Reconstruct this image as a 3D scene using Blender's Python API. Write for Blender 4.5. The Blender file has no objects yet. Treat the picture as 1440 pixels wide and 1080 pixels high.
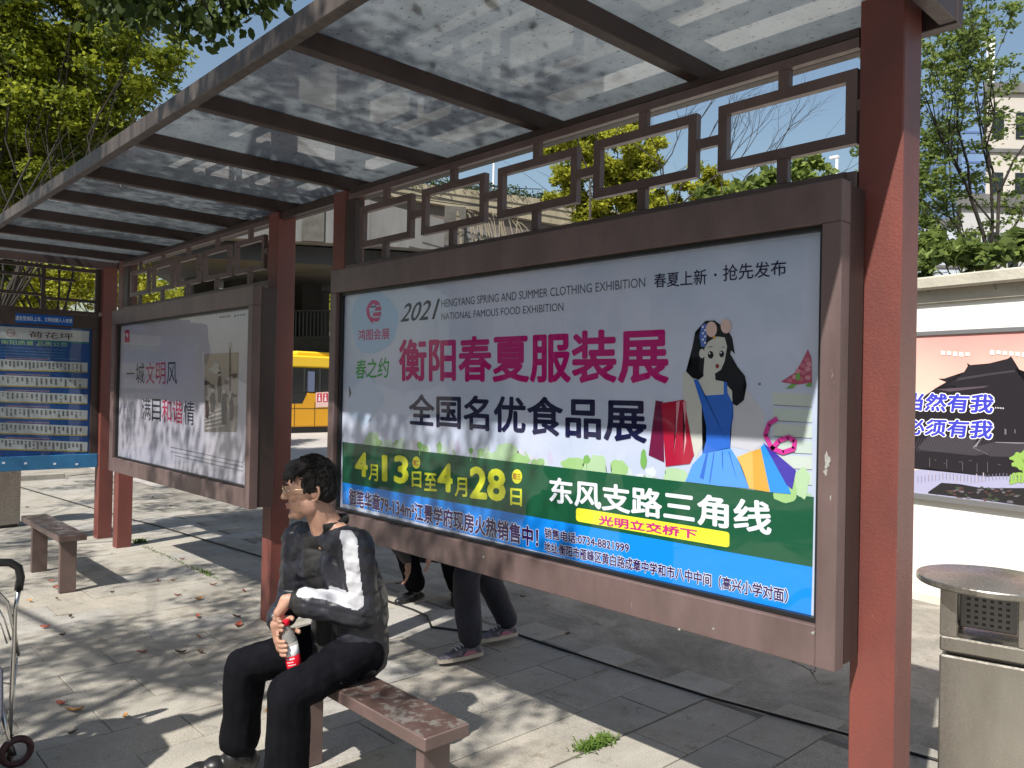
import bpy, bmesh, math, random
import numpy as np
from mathutils import Vector, Matrix, noise
random.seed(7); rng = np.random.default_rng(11)
S = bpy.context.scene
COL = S.collection
R = math.radians
# ------------------------------------------------------------------ camera
F_PX = 1119.1228; YAW = 0.75393; PITCH = 0.00693; ROLL = 0.02024; CAM = Vector((0, 0, 1.6))
FW = Vector((-math.cos(YAW)*math.cos(PITCH), math.sin(YAW)*math.cos(PITCH), math.sin(PITCH)))
_r = FW.cross(Vector((0, 0, 1))).normalized(); _u = _r.cross(FW)
RT = math.cos(ROLL)*_r + math.sin(ROLL)*_u; UP = -math.sin(ROLL)*_r + math.cos(ROLL)*_u
cd = bpy.data.cameras.new('camera'); cam = bpy.data.objects.new('camera', cd); COL.objects.link(cam)
cd.sensor_width = 36; cd.lens = F_PX/1440*36; cd.clip_start = .05; cd.clip_end = 3000
m3 = Matrix((RT, UP, -FW)).transposed()
cam.matrix_world = Matrix.Translation(CAM) @ m3.to_4x4()
S.camera = cam
# ------------------------------------------------------------------ light
SUN = Vector((-.24, .82, -1.0)).normalized()          # direction the light travels
w = bpy.data.worlds.new('World'); S.world = w; w.use_nodes = True
nt = w.node_tree; bg = nt.nodes['Background']; bg.inputs['Strength'].default_value = .08
sk = nt.nodes.new('ShaderNodeTexSky'); sk.sky_type = 'NISHITA'; sk.sun_disc = False
sk.sun_elevation = math.asin(-SUN.z); sk.sun_rotation = math.atan2(-SUN.x, -SUN.y)
sk.air_density = 1.5; sk.dust_density = 2.0; sk.ozone_density = 2.0
nt.links.new(sk.outputs[0], bg.inputs[0])
sl = bpy.data.lights.new('sun', 'SUN'); sl.energy = 5.0; sl.angle = R(.55); sl.color = (1, .955, .88)
so = bpy.data.objects.new('sun', sl); COL.objects.link(so)
so.rotation_euler = SUN.to_track_quat('-Z', 'Y').to_euler(); so.location = (2, -8, 12)
S.view_settings.view_transform = 'Standard'; S.view_settings.look = 'None'
S.view_settings.exposure = 0.62; S.view_settings.gamma = 1; S.view_settings.use_curve_mapping = False

# ------------------------------------------------------------------ helpers
def ray(u, v): return FW + RT*((u-720)/F_PX) - UP*((v-540)/F_PX)
def onY(u, v, y): d = ray(u, v); return CAM + d*(y/d.y)
def onX(u, v, x): d = ray(u, v); return CAM + d*(x/d.x)
def onZ(u, v, z): d = ray(u, v); return CAM + d*((z-1.6)/d.z)
def atD(u, v, s): return CAM + ray(u, v)*s
def inframe(p, mrg=30):
    d = Vector(p)-CAM; z = d.dot(FW)
    if z < .1: return None
    x = 720+F_PX*d.dot(RT)/z; y = 540-F_PX*d.dot(UP)/z
    return (x, y, z) if -mrg < x < 1440+mrg and -mrg < y < 1080+mrg else None

def tag(o, label=None, cat=None, group=None, kind=None):
    if label: o['label'] = label
    if cat: o['category'] = cat
    if group: o['group'] = group
    if kind: o['kind'] = kind
    return o
def thing(name, label, cat, loc=(0, 0, 0), group=None, rz=0):
    o = bpy.data.objects.new(name, None); COL.objects.link(o); o.location = loc; o.rotation_euler = (0, 0, rz)
    o.empty_display_size = .1
    return tag(o, label, cat, group)
def link(name, me, mat, parent=None):
    o = bpy.data.objects.new(name, me); COL.objects.link(o)
    if mat is not None:
        for m in (mat if isinstance(mat, (list, tuple)) else [mat]): me.materials.append(m)
    if parent is not None:
        o.parent = parent
        if 'W' in parent.keys(): pass
    return o
def base(parent):  # world position of a parent chain (translations and z-rotations)
    M = Matrix.Identity(4); p = parent
    while p is not None: M = p.matrix_basis @ M; p = p.parent
    return M
def obj(name, bm, mat, parent=None, smooth=False, world=True):
    """one mesh object; geometry given in world coordinates is brought into the parent's space"""
    me = bpy.data.meshes.new(name)
    if parent is not None and world: bm.transform(base(parent).inverted())
    bmesh.ops.recalc_face_normals(bm, faces=bm.faces)
    bm.to_mesh(me); bm.free()
    if smooth:
        me.polygons.foreach_set('use_smooth', [True]*len(me.polygons))
    return link(name, me, mat, parent)
def bx(bm, x0, x1, y0, y1, z0, z1, M=None, bev=0):
    vs = [bm.verts.new(Vector(c)) for c in ((x0,y0,z0),(x1,y0,z0),(x1,y1,z0),(x0,y1,z0),(x0,y0,z1),(x1,y0,z1),(x1,y1,z1),(x0,y1,z1))]
    fs = [bm.faces.new([vs[i] for i in q]) for q in ((0,3,2,1),(4,5,6,7),(0,1,5,4),(1,2,6,5),(2,3,7,6),(3,0,4,7))]
    if bev:
        es = list({e for f in fs for e in f.edges})
        r = bmesh.ops.bevel(bm, geom=es, offset=bev, segments=1, affect='EDGES')
        vs = list({v for f in r['faces'] for v in f.verts} | {v for v in vs if v.is_valid})
    if M is not None: bmesh.ops.transform(bm, matrix=M, verts=[v for v in vs if v.is_valid])
    return vs
def box(name, x0, x1, y0, y1, z0, z1, mat, parent=None, bev=.003, M=None):
    bm = bmesh.new(); bx(bm, x0, x1, y0, y1, z0, z1, M, bev); return obj(name, bm, mat, parent)
def tube(bm, pts, rad, n=8, cap=True):
    pts = [Vector(p) for p in pts]; rings = []
    rad = rad if isinstance(rad, (list, tuple)) else [rad]*len(pts)
    nrm = None
    for i, p in enumerate(pts):
        t = (pts[min(i+1, len(pts)-1)]-pts[max(i-1, 0)]).normalized()
        if nrm is None: nrm = t.orthogonal().normalized()
        nrm = (nrm - t*nrm.dot(t)); nrm = nrm.normalized() if nrm.length > 1e-6 else t.orthogonal().normalized()
        b = t.cross(nrm)
        rings.append([bm.verts.new(p+(nrm*math.cos(a)+b*math.sin(a))*rad[i]) for a in [2*math.pi*k/n for k in range(n)]])
    for a, b in zip(rings, rings[1:]):
        for k in range(n): bm.faces.new((a[k], a[(k+1)%n], b[(k+1)%n], b[k]))
    if cap and n > 2: bm.faces.new(rings[0][::-1]); bm.faces.new(rings[-1])
def lathe(bm, prof, c, n=32, sx=1, sy=1):
    c = Vector(c); rings = []
    for r, z in prof: rings.append([bm.verts.new(c+Vector((r*math.cos(2*math.pi*k/n)*sx, r*math.sin(2*math.pi*k/n)*sy, z))) for k in range(n)])
    for a, b in zip(rings, rings[1:]):
        for k in range(n): bm.faces.new((a[k], a[(k+1)%n], b[(k+1)%n], b[k]))
    bm.faces.new(rings[0][::-1]); bm.faces.new(rings[-1])
def poly(bm, pts):
    return bm.faces.new([bm.verts.new(Vector(p)) for p in pts])

# ------------------------------------------------------------------ materials
def mat(name, col, rough=.6, metal=0, var=None, vscale=6, bump=0, bscale=60, spec=.5, stretch=None, wear=None):
    """principled; var = second colour mixed by noise; wear = (colour, scale, threshold)"""
    m = bpy.data.materials.new(name); m.use_nodes = True; n = m.node_tree.nodes; L = m.node_tree.links
    p = n['Principled BSDF']; p.inputs['Base Color'].default_value = (*col, 1); p.inputs['Roughness'].default_value = rough
    p.inputs['Metallic'].default_value = metal; p.inputs['Specular IOR Level'].default_value = spec
    g = n.new('ShaderNodeNewGeometry'); vec = g.outputs['Position']
    if stretch:
        mp = n.new('ShaderNodeMapping'); mp.inputs['Scale'].default_value = stretch; L.new(vec, mp.inputs[0]); vec = mp.outputs[0]
    out = None
    if var:
        t = n.new('ShaderNodeTexNoise'); t.inputs['Scale'].default_value = vscale; t.inputs['Detail'].default_value = 6; t.inputs['Roughness'].default_value = .6
        L.new(vec, t.inputs['Vector']); r = n.new('ShaderNodeValToRGB'); L.new(t.outputs['Fac'], r.inputs[0])
        r.color_ramp.elements[0].position = .32; r.color_ramp.elements[1].position = .68
        r.color_ramp.elements[0].color = (*col, 1); r.color_ramp.elements[1].color = (*var, 1); out = r.outputs[0]
        L.new(out, p.inputs['Base Color'])
    if wear:
        t = n.new('ShaderNodeTexNoise'); t.inputs['Scale'].default_value = wear[1]; t.inputs['Detail'].default_value = 8; t.inputs['Roughness'].default_value = .7
        L.new(vec, t.inputs['Vector']); r = n.new('ShaderNodeValToRGB'); L.new(t.outputs['Fac'], r.inputs[0])
        r.color_ramp.elements[0].position = wear[2]; r.color_ramp.elements[1].position = wear[2]+.04
        mx = n.new('ShaderNodeMix'); mx.data_type = 'RGBA'; L.new(r.outputs[0], mx.inputs['Factor'])
        if out: L.new(out, mx.inputs[6])
        else: mx.inputs[6].default_value = (*col, 1)
        mx.inputs[7].default_value = (*wear[0], 1); L.new(mx.outputs[2], p.inputs['Base Color'])
    if bump:
        t = n.new('ShaderNodeTexNoise'); t.inputs['Scale'].default_value = bscale; t.inputs['Detail'].default_value = 5; L.new(g.outputs['Position'], t.inputs['Vector'])
        b = n.new('ShaderNodeBump'); b.inputs['Strength'].default_value = bump; b.inputs['Distance'].default_value = .01
        L.new(t.outputs['Fac'], b.inputs['Height']); L.new(b.outputs[0], p.inputs['Normal'])
        q = n.new('ShaderNodeMapRange'); q.inputs[3].default_value = max(0, rough-.12); q.inputs[4].default_value = min(1, rough+.12); L.new(t.outputs['Fac'], q.inputs[0]); L.new(q.outputs[0], p.inputs['Roughness'])
    return m
def leafmat(name, a, b, trans=.45, vs=1.2):
    m = bpy.data.materials.new(name); m.use_nodes = True; n = m.node_tree.nodes; L = m.node_tree.links
    p = n['Principled BSDF']; p.inputs['Roughness'].default_value = .6; p.inputs['Specular IOR Level'].default_value = .22
    g = n.new('ShaderNodeNewGeometry'); t = n.new('ShaderNodeTexNoise'); t.inputs['Scale'].default_value = vs; t.inputs['Detail'].default_value = 3
    L.new(g.outputs['Position'], t.inputs['Vector'])
    ad = n.new('ShaderNodeMath'); ad.operation = 'MULTIPLY_ADD'; ad.inputs[1].default_value = .5; L.new(g.outputs['Random Per Island'], ad.inputs[0])
    L.new(t.outputs['Fac'], ad.inputs[2]); r = n.new('ShaderNodeValToRGB'); L.new(ad.outputs[0], r.inputs[0])
    r.color_ramp.elements[0].position = .45; r.color_ramp.elements[1].position = 1.0
    r.color_ramp.elements[0].color = (*a, 1); r.color_ramp.elements[1].color = (*b, 1)
    L.new(r.outputs[0], p.inputs['Base Color']); tr = n.new('ShaderNodeBsdfTranslucent'); L.new(r.outputs[0], tr.inputs[0])
    mx = n.new('ShaderNodeMixShader'); mx.inputs[0].default_value = trans; L.new(p.outputs[0], mx.inputs[1]); L.new(tr.outputs[0], mx.inputs[2])
    L.new(mx.outputs[0], n['Material Output'].inputs[0]); return m
def schlick(n, L, f0):
    lw = n.new('ShaderNodeLayerWeight'); lw.inputs[0].default_value = .5
    pw = n.new('ShaderNodeMath'); pw.operation = 'POWER'; pw.inputs[1].default_value = 5; L.new(lw.outputs['Facing'], pw.inputs[0])
    ml = n.new('ShaderNodeMath'); ml.operation = 'MULTIPLY_ADD'; ml.inputs[1].default_value = 1-f0; ml.inputs[2].default_value = f0; L.new(pw.outputs[0], ml.inputs[0]); return ml
def glassmat(name, tint=(1, 1, 1), gloss=.09, rough=.02):
    m = bpy.data.materials.new(name); m.use_nodes = True; n = m.node_tree.nodes; L = m.node_tree.links
    n.remove(n['Principled BSDF']); t = n.new('ShaderNodeBsdfTransparent'); t.inputs[0].default_value = (*tint, 1)
    g = n.new('ShaderNodeBsdfGlossy'); g.inputs['Roughness'].default_value = rough
    ml = schlick(n, L, gloss)
    gn = n.new('ShaderNodeNewGeometry'); tn = n.new('ShaderNodeTexNoise'); tn.inputs['Scale'].default_value = 2.2; L.new(gn.outputs['Position'], tn.inputs['Vector']); bp = n.new('ShaderNodeBump'); bp.inputs['Strength'].default_value = .12; bp.inputs['Distance'].default_value = .05; L.new(tn.outputs['Fac'], bp.inputs['Height']); L.new(bp.outputs[0], g.inputs['Normal'])
    mx = n.new('ShaderNodeMixShader'); L.new(ml.outputs[0], mx.inputs[0]); L.new(t.outputs[0], mx.inputs[1]); L.new(g.outputs[0], mx.inputs[2])
    L.new(mx.outputs[0], n['Material Output'].inputs[0]); return m

RED = mat('red_paint', (.178, .048, .038), .48, var=(.105, .036, .031), vscale=3.2, bump=.16, bscale=140, stretch=(1, 1, .4), wear=((.22, .105, .088), 30, .675))
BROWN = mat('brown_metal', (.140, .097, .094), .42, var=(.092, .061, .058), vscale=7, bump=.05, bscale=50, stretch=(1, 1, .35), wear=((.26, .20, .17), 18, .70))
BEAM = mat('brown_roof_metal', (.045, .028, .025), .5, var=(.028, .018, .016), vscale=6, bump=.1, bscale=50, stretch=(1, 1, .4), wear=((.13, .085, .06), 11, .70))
FASC = mat('stained_fascia_metal', (.03, .022, .02), .5, var=(.085, .068, .06), vscale=9, bump=.08, bscale=60, stretch=(2.6, 1, .18), wear=((.3, .25, .2), 5, .72))
GASKET = mat('black_rubber', (.012, .012, .013), .4)
STEEL = mat('brushed_steel', (.46, .44, .40), .30, .9, var=(.33, .31, .275), vscale=5, bump=.04, bscale=90, stretch=(1, 1, .3))
CHROME = mat('chrome_tube', (.55, .54, .52), .22, 1)
BLACK = mat('black_plastic', (.012, .012, .013), .35)
SEAT = mat('worn_bench_paint', (.055, .035, .030), .36, var=(.10, .062, .054), vscale=9, bump=.25, bscale=45, wear=((.145, .13, .12), 13, .52))
BENCH = mat('bench_metal', (.135, .092, .085), .45, var=(.10, .068, .062), vscale=8, bump=.05, bscale=60)
SLABS = [mat('granite_%s' % k, c, .88, var=v, vscale=5, bump=.5, bscale=260, spec=.25, wear=((c[0]*.62, c[1]*.62, c[2]*.62), 75, .62)) for k, c, v in
         (('pale', (.34, .325, .285), (.29, .275, .24)), ('mid', (.32, .30, .265), (.27, .255, .225)), ('warm', (.345, .32, .275), (.295, .275, .24)), ('grey', (.29, .28, .26), (.33, .315, .285)))]
JOINT = mat('joint_dirt', (.11, .10, .085), .95, var=(.16, .15, .12), vscale=8, bump=.6, bscale=80)
GROUND = mat('dusty_concrete', (.33, .31, .27), .95, var=(.22, .20, .175), vscale=1.4, bump=.8, bscale=35, spec=.2, wear=((.15, .135, .115), 3.1, .60))
ROAD = mat('pale_yard_concrete', (.40, .38, .35), .9, var=(.34, .31, .29), vscale=.4, bump=.2, bscale=20)
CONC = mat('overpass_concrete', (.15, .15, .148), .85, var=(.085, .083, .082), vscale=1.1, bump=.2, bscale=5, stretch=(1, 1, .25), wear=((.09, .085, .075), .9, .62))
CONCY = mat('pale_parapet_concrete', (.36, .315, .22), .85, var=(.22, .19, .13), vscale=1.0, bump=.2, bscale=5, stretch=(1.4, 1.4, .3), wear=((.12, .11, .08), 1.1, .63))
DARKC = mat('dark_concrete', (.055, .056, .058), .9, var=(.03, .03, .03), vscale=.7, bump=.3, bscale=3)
WHITEW = mat('white_render', (.82, .81, .78), .85, var=(.74, .73, .68), vscale=1.6, bump=.2, bscale=20, stretch=(1, 1, .3), wear=((.62, .60, .54), 3, .66))
COPE = mat('weathered_coping', (.48, .45, .38), .9, var=(.34, .32, .26), vscale=3.2, bump=.5, bscale=25, wear=((.16, .155, .12), 4, .64))
ALU = mat('grey_aluminium', (.30, .30, .31), .4, .6)
BARK = mat('bark', (.035, .028, .022), .9, var=(.018, .015, .012), vscale=6, bump=.8, bscale=25)
BARKP = mat('pale_twig_bark', (.20, .17, .12), .9)
LEAF_A = leafmat('spring_leaves', (.045, .075, .012), (.32, .36, .03), .5, 1.8)
LEAF_D = leafmat('dark_leaves', (.025, .045, .012), (.07, .10, .02), .35)
LEAF_M = leafmat('mid_leaves', (.07, .11, .03), (.24, .31, .08), .5)
LEAF_B = leafmat('bright_leaves', (.16, .19, .02), (.46, .46, .05), .5)
GRASS = leafmat('weed_leaves', (.06, .12, .02), (.14, .22, .04), .35, 9)

# dirty translucent roof glass
m = bpy.data.materials.new('dirty_roof_glass'); m.use_nodes = True; n = m.node_tree.nodes; L = m.node_tree.links
n.remove(n['Principled BSDF']); g = n.new('ShaderNodeNewGeometry')
t1 = n.new('ShaderNodeTexNoise'); t1.inputs['Scale'].default_value = 4.5; t1.inputs['Detail'].default_value = 9; t1.inputs['Roughness'].default_value = .72
t2 = n.new('ShaderNodeTexNoise'); t2.inputs['Scale'].default_value = 48; t2.inputs['Detail'].default_value = 6; t2.inputs['Roughness'].default_value = .7
t3 = n.new('ShaderNodeTexNoise'); t3.inputs['Scale'].default_value = 1.7; t3.inputs['Detail'].default_value = 5; t3.inputs['Distortion'].default_value = 1.2
for t in (t1, t2, t3): L.new(g.outputs['Position'], t.inputs['Vector'])
r1 = n.new('ShaderNodeValToRGB'); L.new(t1.outputs['Fac'], r1.inputs[0]); r1.color_ramp.elements[0].position = .36; r1.color_ramp.elements[1].position = .64
r1.color_ramp.elements[0].color = (.31, .335, .355, 1); r1.color_ramp.elements[1].color = (.42, .44, .45, 1)
r2 = n.new('ShaderNodeValToRGB'); L.new(t2.outputs['Fac'], r2.inputs[0]); r2.color_ramp.elements[0].position = .33; r2.color_ramp.elements[1].position = .42
r2.color_ramp.elements[0].color = (.30, .28, .25, 1); r2.color_ramp.elements[1].color = (1, 1, 1, 1)
mc = n.new('ShaderNodeMix'); mc.data_type = 'RGBA'; mc.blend_type = 'MULTIPLY'; mc.inputs['Factor'].default_value = 1
L.new(r1.outputs[0], mc.inputs[6]); L.new(r2.outputs[0], mc.inputs[7])
tl = n.new('ShaderNodeBsdfTranslucent'); L.new(mc.outputs[2], tl.inputs[0])
df = n.new('ShaderNodeBsdfDiffuse'); L.new(mc.outputs[2], df.inputs[0])
tp = n.new('ShaderNodeBsdfTransparent'); tp.inputs[0].default_value = (.72, .80, .86, 1)
a1 = n.new('ShaderNodeMixShader'); a1.inputs[0].default_value = .35; L.new(tl.outputs[0], a1.inputs[1]); L.new(df.outputs[0], a1.inputs[2])
mr = n.new('ShaderNodeMapRange'); L.new(t3.outputs['Fac'], mr.inputs[0]); mr.inputs[1].default_value = .35; mr.inputs[2].default_value = .65; mr.inputs[3].default_value = .13; mr.inputs[4].default_value = .08
a2 = n.new('ShaderNodeMixShader'); L.new(mr.outputs[0], a2.inputs[0]); L.new(a1.outputs[0], a2.inputs[1]); L.new(tp.outputs[0], a2.inputs[2])
gl = n.new('ShaderNodeBsdfGlossy'); gl.inputs['Roughness'].default_value = .02
ml = schlick(n, L, .06)
a3 = n.new('ShaderNodeMixShader'); L.new(ml.outputs[0], a3.inputs[0]); L.new(a2.outputs[0], a3.inputs[1]); L.new(gl.outputs[0], a3.inputs[2])
L.new(a3.outputs[0], n['Material Output'].inputs[0]); ROOFGLASS = m
PANE = glassmat('poster_glass', (.88, .91, .95), .07, .03)

def stonemat(name, a, b_, dirt=.5, fleck=.5):
    m = bpy.data.materials.new(name); m.use_nodes = True; n = m.node_tree.nodes; L = m.node_tree.links; p = n['Principled BSDF']
    p.inputs['Roughness'].default_value = .85; p.inputs['Specular IOR Level'].default_value = .25; g = n.new('ShaderNodeNewGeometry')
    def noise_(sc, det, ro=.6, dist=0):
        t = n.new('ShaderNodeTexNoise'); t.inputs['Scale'].default_value = sc; t.inputs['Detail'].default_value = det; t.inputs['Roughness'].default_value = ro; t.inputs['Distortion'].default_value = dist; L.new(g.outputs['Position'], t.inputs['Vector']); return t
    def ramp(src, p0, c0, p1, c1):
        r = n.new('ShaderNodeValToRGB'); L.new(src, r.inputs[0]); e = r.color_ramp.elements; e[0].position = p0; e[1].position = p1; e[0].color = (*c0, 1); e[1].color = (*c1, 1); return r.outputs[0]
    def mul(x, y):
        k = n.new('ShaderNodeMix'); k.data_type = 'RGBA'; k.blend_type = 'MULTIPLY'; k.inputs['Factor'].default_value = 1; L.new(x, k.inputs[6]); L.new(y, k.inputs[7]); return k.outputs[2]
    c = ramp(noise_(2.2, 5).outputs['Fac'], .35, a, .65, b_)
    f1 = noise_(210, 2, .5); c = mul(c, ramp(f1.outputs['Fac'], .40, (1-fleck,)*3, .55, (1, 1, 1)))
    c = mul(c, ramp(noise_(120, 2, .5).outputs['Fac'], .58, (1, 1, 1), .72, (1+fleck*.5,)*3))
    c = mul(c, ramp(noise_(1.3, 9, .72, .8).outputs['Fac'], .36, (1-dirt, 1-dirt, 1-dirt*1.05), .56, (1, 1, 1)))
    c = mul(c, ramp(noise_(7, 8, .75, .3).outputs['Fac'], .33, (.62, .60, .56), .44, (1, 1, 1)))
    L.new(c, p.inputs['Base Color']); bp = n.new('ShaderNodeBump'); bp.inputs['Strength'].default_value = .5; bp.inputs['Distance'].default_value = .004; L.new(f1.outputs['Fac'], bp.inputs['Height']); L.new(bp.outputs[0], p.inputs['Normal']); return m
SLABS = [stonemat('granite_%s' % k, c, v, .22, .32) for k, c, v in
         (('pale', (.42, .395, .345), (.37, .345, .30)), ('mid', (.39, .365, .32), (.33, .31, .27)), ('warm', (.42, .385, .33), (.36, .33, .28)), ('grey', (.36, .345, .32), (.40, .38, .35)))]
GROUND = stonemat('dusty_concrete', (.36, .33, .285), (.27, .25, .22), .42, .3)

# ------------------------------------------------------------------ ground
bm = bmesh.new()
poly(bm, [(-900, -900, -.012), (900, -900, -.012), (900, 900, -.012), (-900, 900, -.012)])
ground = tag(obj('ground', bm, GROUND), 'dusty worn concrete ground behind and around the paving', kind='structure')
bm = bmesh.new()
poly(bm, [(-60, 4.2, -.006), (-12.6, 4.4, -.006), (-9.5, 30, -.006), (-60, 44, -.006)])
tag(obj('yard', bm, ROAD), 'pale sunlit concrete yard where the yellow bus stands', kind='structure')
bm = bmesh.new()
bx(bm, -14.6, -14.42, -6, 3.6, -.012, .09, None, .01)
tag(obj('kerb', bm, SLABS[1]), 'low pale stone kerb at the far end of the paving', kind='structure')

# paving: slabs .309 wide laid along Y, staggered; bedding below
bm = bmesh.new(); poly(bm, [(-14.4, -7, -.008), (3.6, -7, -.008), (3.6, 3.68, -.008), (-14.4, 3.68, -.008)])
pav = tag(obj('pavement', bm, JOINT), 'granite slab pavement under the shelter', kind='structure')
PW, PLN = .309, .607
smesh = {}
def slabmesh(k, w_, l_):
    key = (k, round(w_, 3), round(l_, 3))
    if key not in smesh:
        b = bmesh.new(); bx(b, -w_/2, w_/2, -l_/2, l_/2, -.03, 0, None, .0022)
        me = bpy.data.meshes.new('paving_slab'); b.to_mesh(me); b.free(); me.materials.append(SLABS[k]); smesh[key] = me
    return smesh[key]
cand = []
for c in range(-40, 19):
    x = -2.34 + (c+.5)*PW + (0.010 if c >= 0 else 0)
    off = 3.31 if c % 2 else 3.62
    for r_ in range(-17, 2):
        y0 = off + r_*PLN; y1 = y0 + PLN
        if y1 > 3.63 and not (c % 2): continue
        if y0 > 3.4 or y1 > 3.95: continue
        cand.append((x, (y0+y1)/2))
def size(c):
    q = inframe((c[0], c[1], 0)); return -q[2] if q else -1e3-abs(c[0])
cand.sort(key=size, reverse=True)
rest = bmesh.new()
for i, (x, y) in enumerate(cand):
    k = random.choice((0, 0, 1, 1, 2, 3)); dz = random.uniform(-.0025, .0015)
    wv = PW-.006; lv = PLN-.006
    if i < 300 and inframe((x, y, 0), 120):
        o = bpy.data.objects.new('paving_slab', slabmesh(k, wv, lv)); COL.objects.link(o); o.parent = pav
        o.location = (x, y, dz); o.rotation_euler = (random.gauss(0, .0022), random.gauss(0, .003), random.gauss(0, .0016))
    else: bx(rest, x-wv/2, x+wv/2, y-lv/2, y+lv/2, -.03, dz)
tag(obj('paving_slab', rest, SLABS[0], pav), kind='stuff')
# patch of cement between the slabs
# black cable lying along the paving
pts = [(-14, 2.75), (-9.67, 3.13), (-9.27, 3.2), (-6.98, 3.38), (-5, 3.41), (-4.62, 3.42), (-4.44, 3.40), (-4.22, 3.27), (-4.05, 3.36), (-3.77, 3.6), (-2.89, 3.62), (-2.3, 3.65), (-1.64, 3.75), (-.6, 3.86), (2, 4.1)]
bm = bmesh.new(); tube(bm, [(x, y, .008) for x, y in pts], .0075, 6)
tag(obj('cable', bm, BLACK, smooth=True), 'thin black cable lying along the back edge of the paving', 'cable')
# weeds in the joints
def weed(n_, x0, y0, sx, sy, hgt, name, lab):
    b = bmesh.new()
    for _ in range(n_):
        x = x0+random.gauss(0, sx); y = y0+random.gauss(0, sy); a = random.uniform(0, 6.28); h = hgt*random.uniform(.4, 1.1); ln = hgt*random.uniform(.4, 1.2); wd = hgt*.16
        d = Vector((math.cos(a), math.sin(a), 0)); s = Vector((-d.y, d.x, 0))*wd; p = Vector((x, y, -.002))
        poly(b, [p-s*.5, p+s*.5, p+d*ln*.5+s+Vector((0, 0, h*.8)), p+d*ln+Vector((0, 0, h*.75)), p+d*ln*.5-s+Vector((0, 0, h*.8))])
    tag(obj(name, b, GRASS), lab, kind='stuff')
q = onZ(838, 1047, 0); weed(330, q.x, q.y, .024, .055, .03, 'weed_tuft', 'bright green weed tuft in the wide paving joint')
q = onZ(289, 806, 0); weed(60, q.x, q.y, .07, .02, .03, 'weed_tuft', 'small weed in the paving joint left of the red post')
b0, b1 = onZ(205, 770, 0), onZ(300, 812, 0)
q = onZ(196, 763, 0); weed(70, q.x, q.y, .04, .03, .045, 'weed_tuft', 'weeds at the foot of the far red post')
for k in range(9):
    q = b0.lerp(b1, k/8); weed(16, q.x, q.y, .08, .012, .022, 'weed_tuft', 'thin line of weeds along the long paving joint')
# fallen leaves
LC = [(mat('red_leaf', (.33, .085, .05), .7), 'dull red'), (mat('ochre_leaf', (.42, .21, .07), .7), 'ochre'), (mat('brown_leaf', (.09, .05, .03), .8), 'dark brown'), (mat('pink_leaf', (.42, .17, .12), .7), 'pinkish')]
lv = [(105, 1000, 1, 1.4), (176, 1009, 1, .8), (200, 918, 0, 1), (254, 918, 2, 1.2), (282, 918, 2, .8), (278, 868, 0, 1), (158, 834, 2, .5), (99, 868, 2, .8), (63, 883, 0, 1), (88, 894, 2, .6), (250, 838, 0, 1), (280, 843, 1, 1.2), (243, 817, 1, .8),
      (300, 823, 0, 1), (256, 787, 3, .8), (335, 880, 0, 1.5), (333, 868, 2, 1.2), (102, 1032, 2, .8), (85, 991, 0, .9), (78, 827, 0, .9), (72, 818, 3, .8), (42, 846, 1, .7), (378, 1004, 1, 1.3), (222, 817, 3, .8), (343, 832, 0, .9), (240, 712, 2, .7), (215, 700, 2, .8), (150, 722, 2, .6), (38, 714, 2, .8), (560, 822, 2, .9), (798, 893, 2, .7), (735, 840, 2, .8), (575, 823, 3, .8), (80, 843, 2, .5), (280, 897, 3, .9)]
for i, (u, v, c, s) in enumerate(lv):
    q = onZ(u, v, .004); b = bmesh.new(); a = random.uniform(0, 6.28); L_ = .034*s; W_ = L_*.42
    loc = []
    for t, wd in ((-1, 0), (-.5, .7), (0, 1), (.5, .75), (1, 0)): loc.append((t*L_, wd*W_, .006+.012*abs(t)*s)) 
    for t, wd in ((.5, -.75), (0, -1), (-.5, -.7)): loc.append((t*L_, wd*W_, .014+.008*abs(t)))
    mid = [b.verts.new((t*L_, 0, .002+.01*t*t)) for t in (-.6, 0, .6)]
    vs = [b.verts.new(p) for p in loc]
    for f in ((0, 1, mid[0]), (1, 2, mid[1], mid[0]), (2, 3, mid[2], mid[1]), (3, 4, mid[2]), (4, 5, mid[2]), (5, 6, mid[1], mid[2]), (6, 7, mid[0], mid[1]), (7, 0, mid[0])):
        b.faces.new([vs[k] if isinstance(k, int) else k for k in f])
    bmesh.ops.transform(b, matrix=Matrix.Translation(q) @ Matrix.Rotation(a, 4, 'Z'), verts=b.verts)
    place = 'under the clothing billboard' if u > 500 else 'beside the seated man' if u > 355 else 'near the far bench' if v < 860 and u < 190 else 'in the sun left of the tall red post' if v < 845 else 'between the red post and the trolley' if v < 925 else 'in the shadow at the lower left' if u < 230 else 'in front of the man'
    size_ = 'large' if s > 1.15 else 'small' if s < .85 else 'medium'
    tag(obj('fallen_leaf', b, LC[c][0]), '%s curled %s fallen leaf %s' % (size_, LC[c][1], place), 'leaf', '%s %s fallen leaves %s' % (size_, LC[c][1], place))

# ------------------------------------------------------------------ shelter
sh = thing('bus_shelter', 'long red and brown metal bus shelter with glass roof and key pattern lattice', 'bus shelter', (-4.9, 2.5, 0))
YP = 2.49
POSTS = [(-1.085, -.949), (-4.262, -4.125), (-5.112, -4.981), (-8.27, -8.14), (-8.885, -8.745)]
for a, b_ in POSTS: box('post', a, b_, YP, YP+.135, -.012, 2.765 if a != -1.085 else 2.90, RED, sh, .004)
ZR = 2.765
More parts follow.
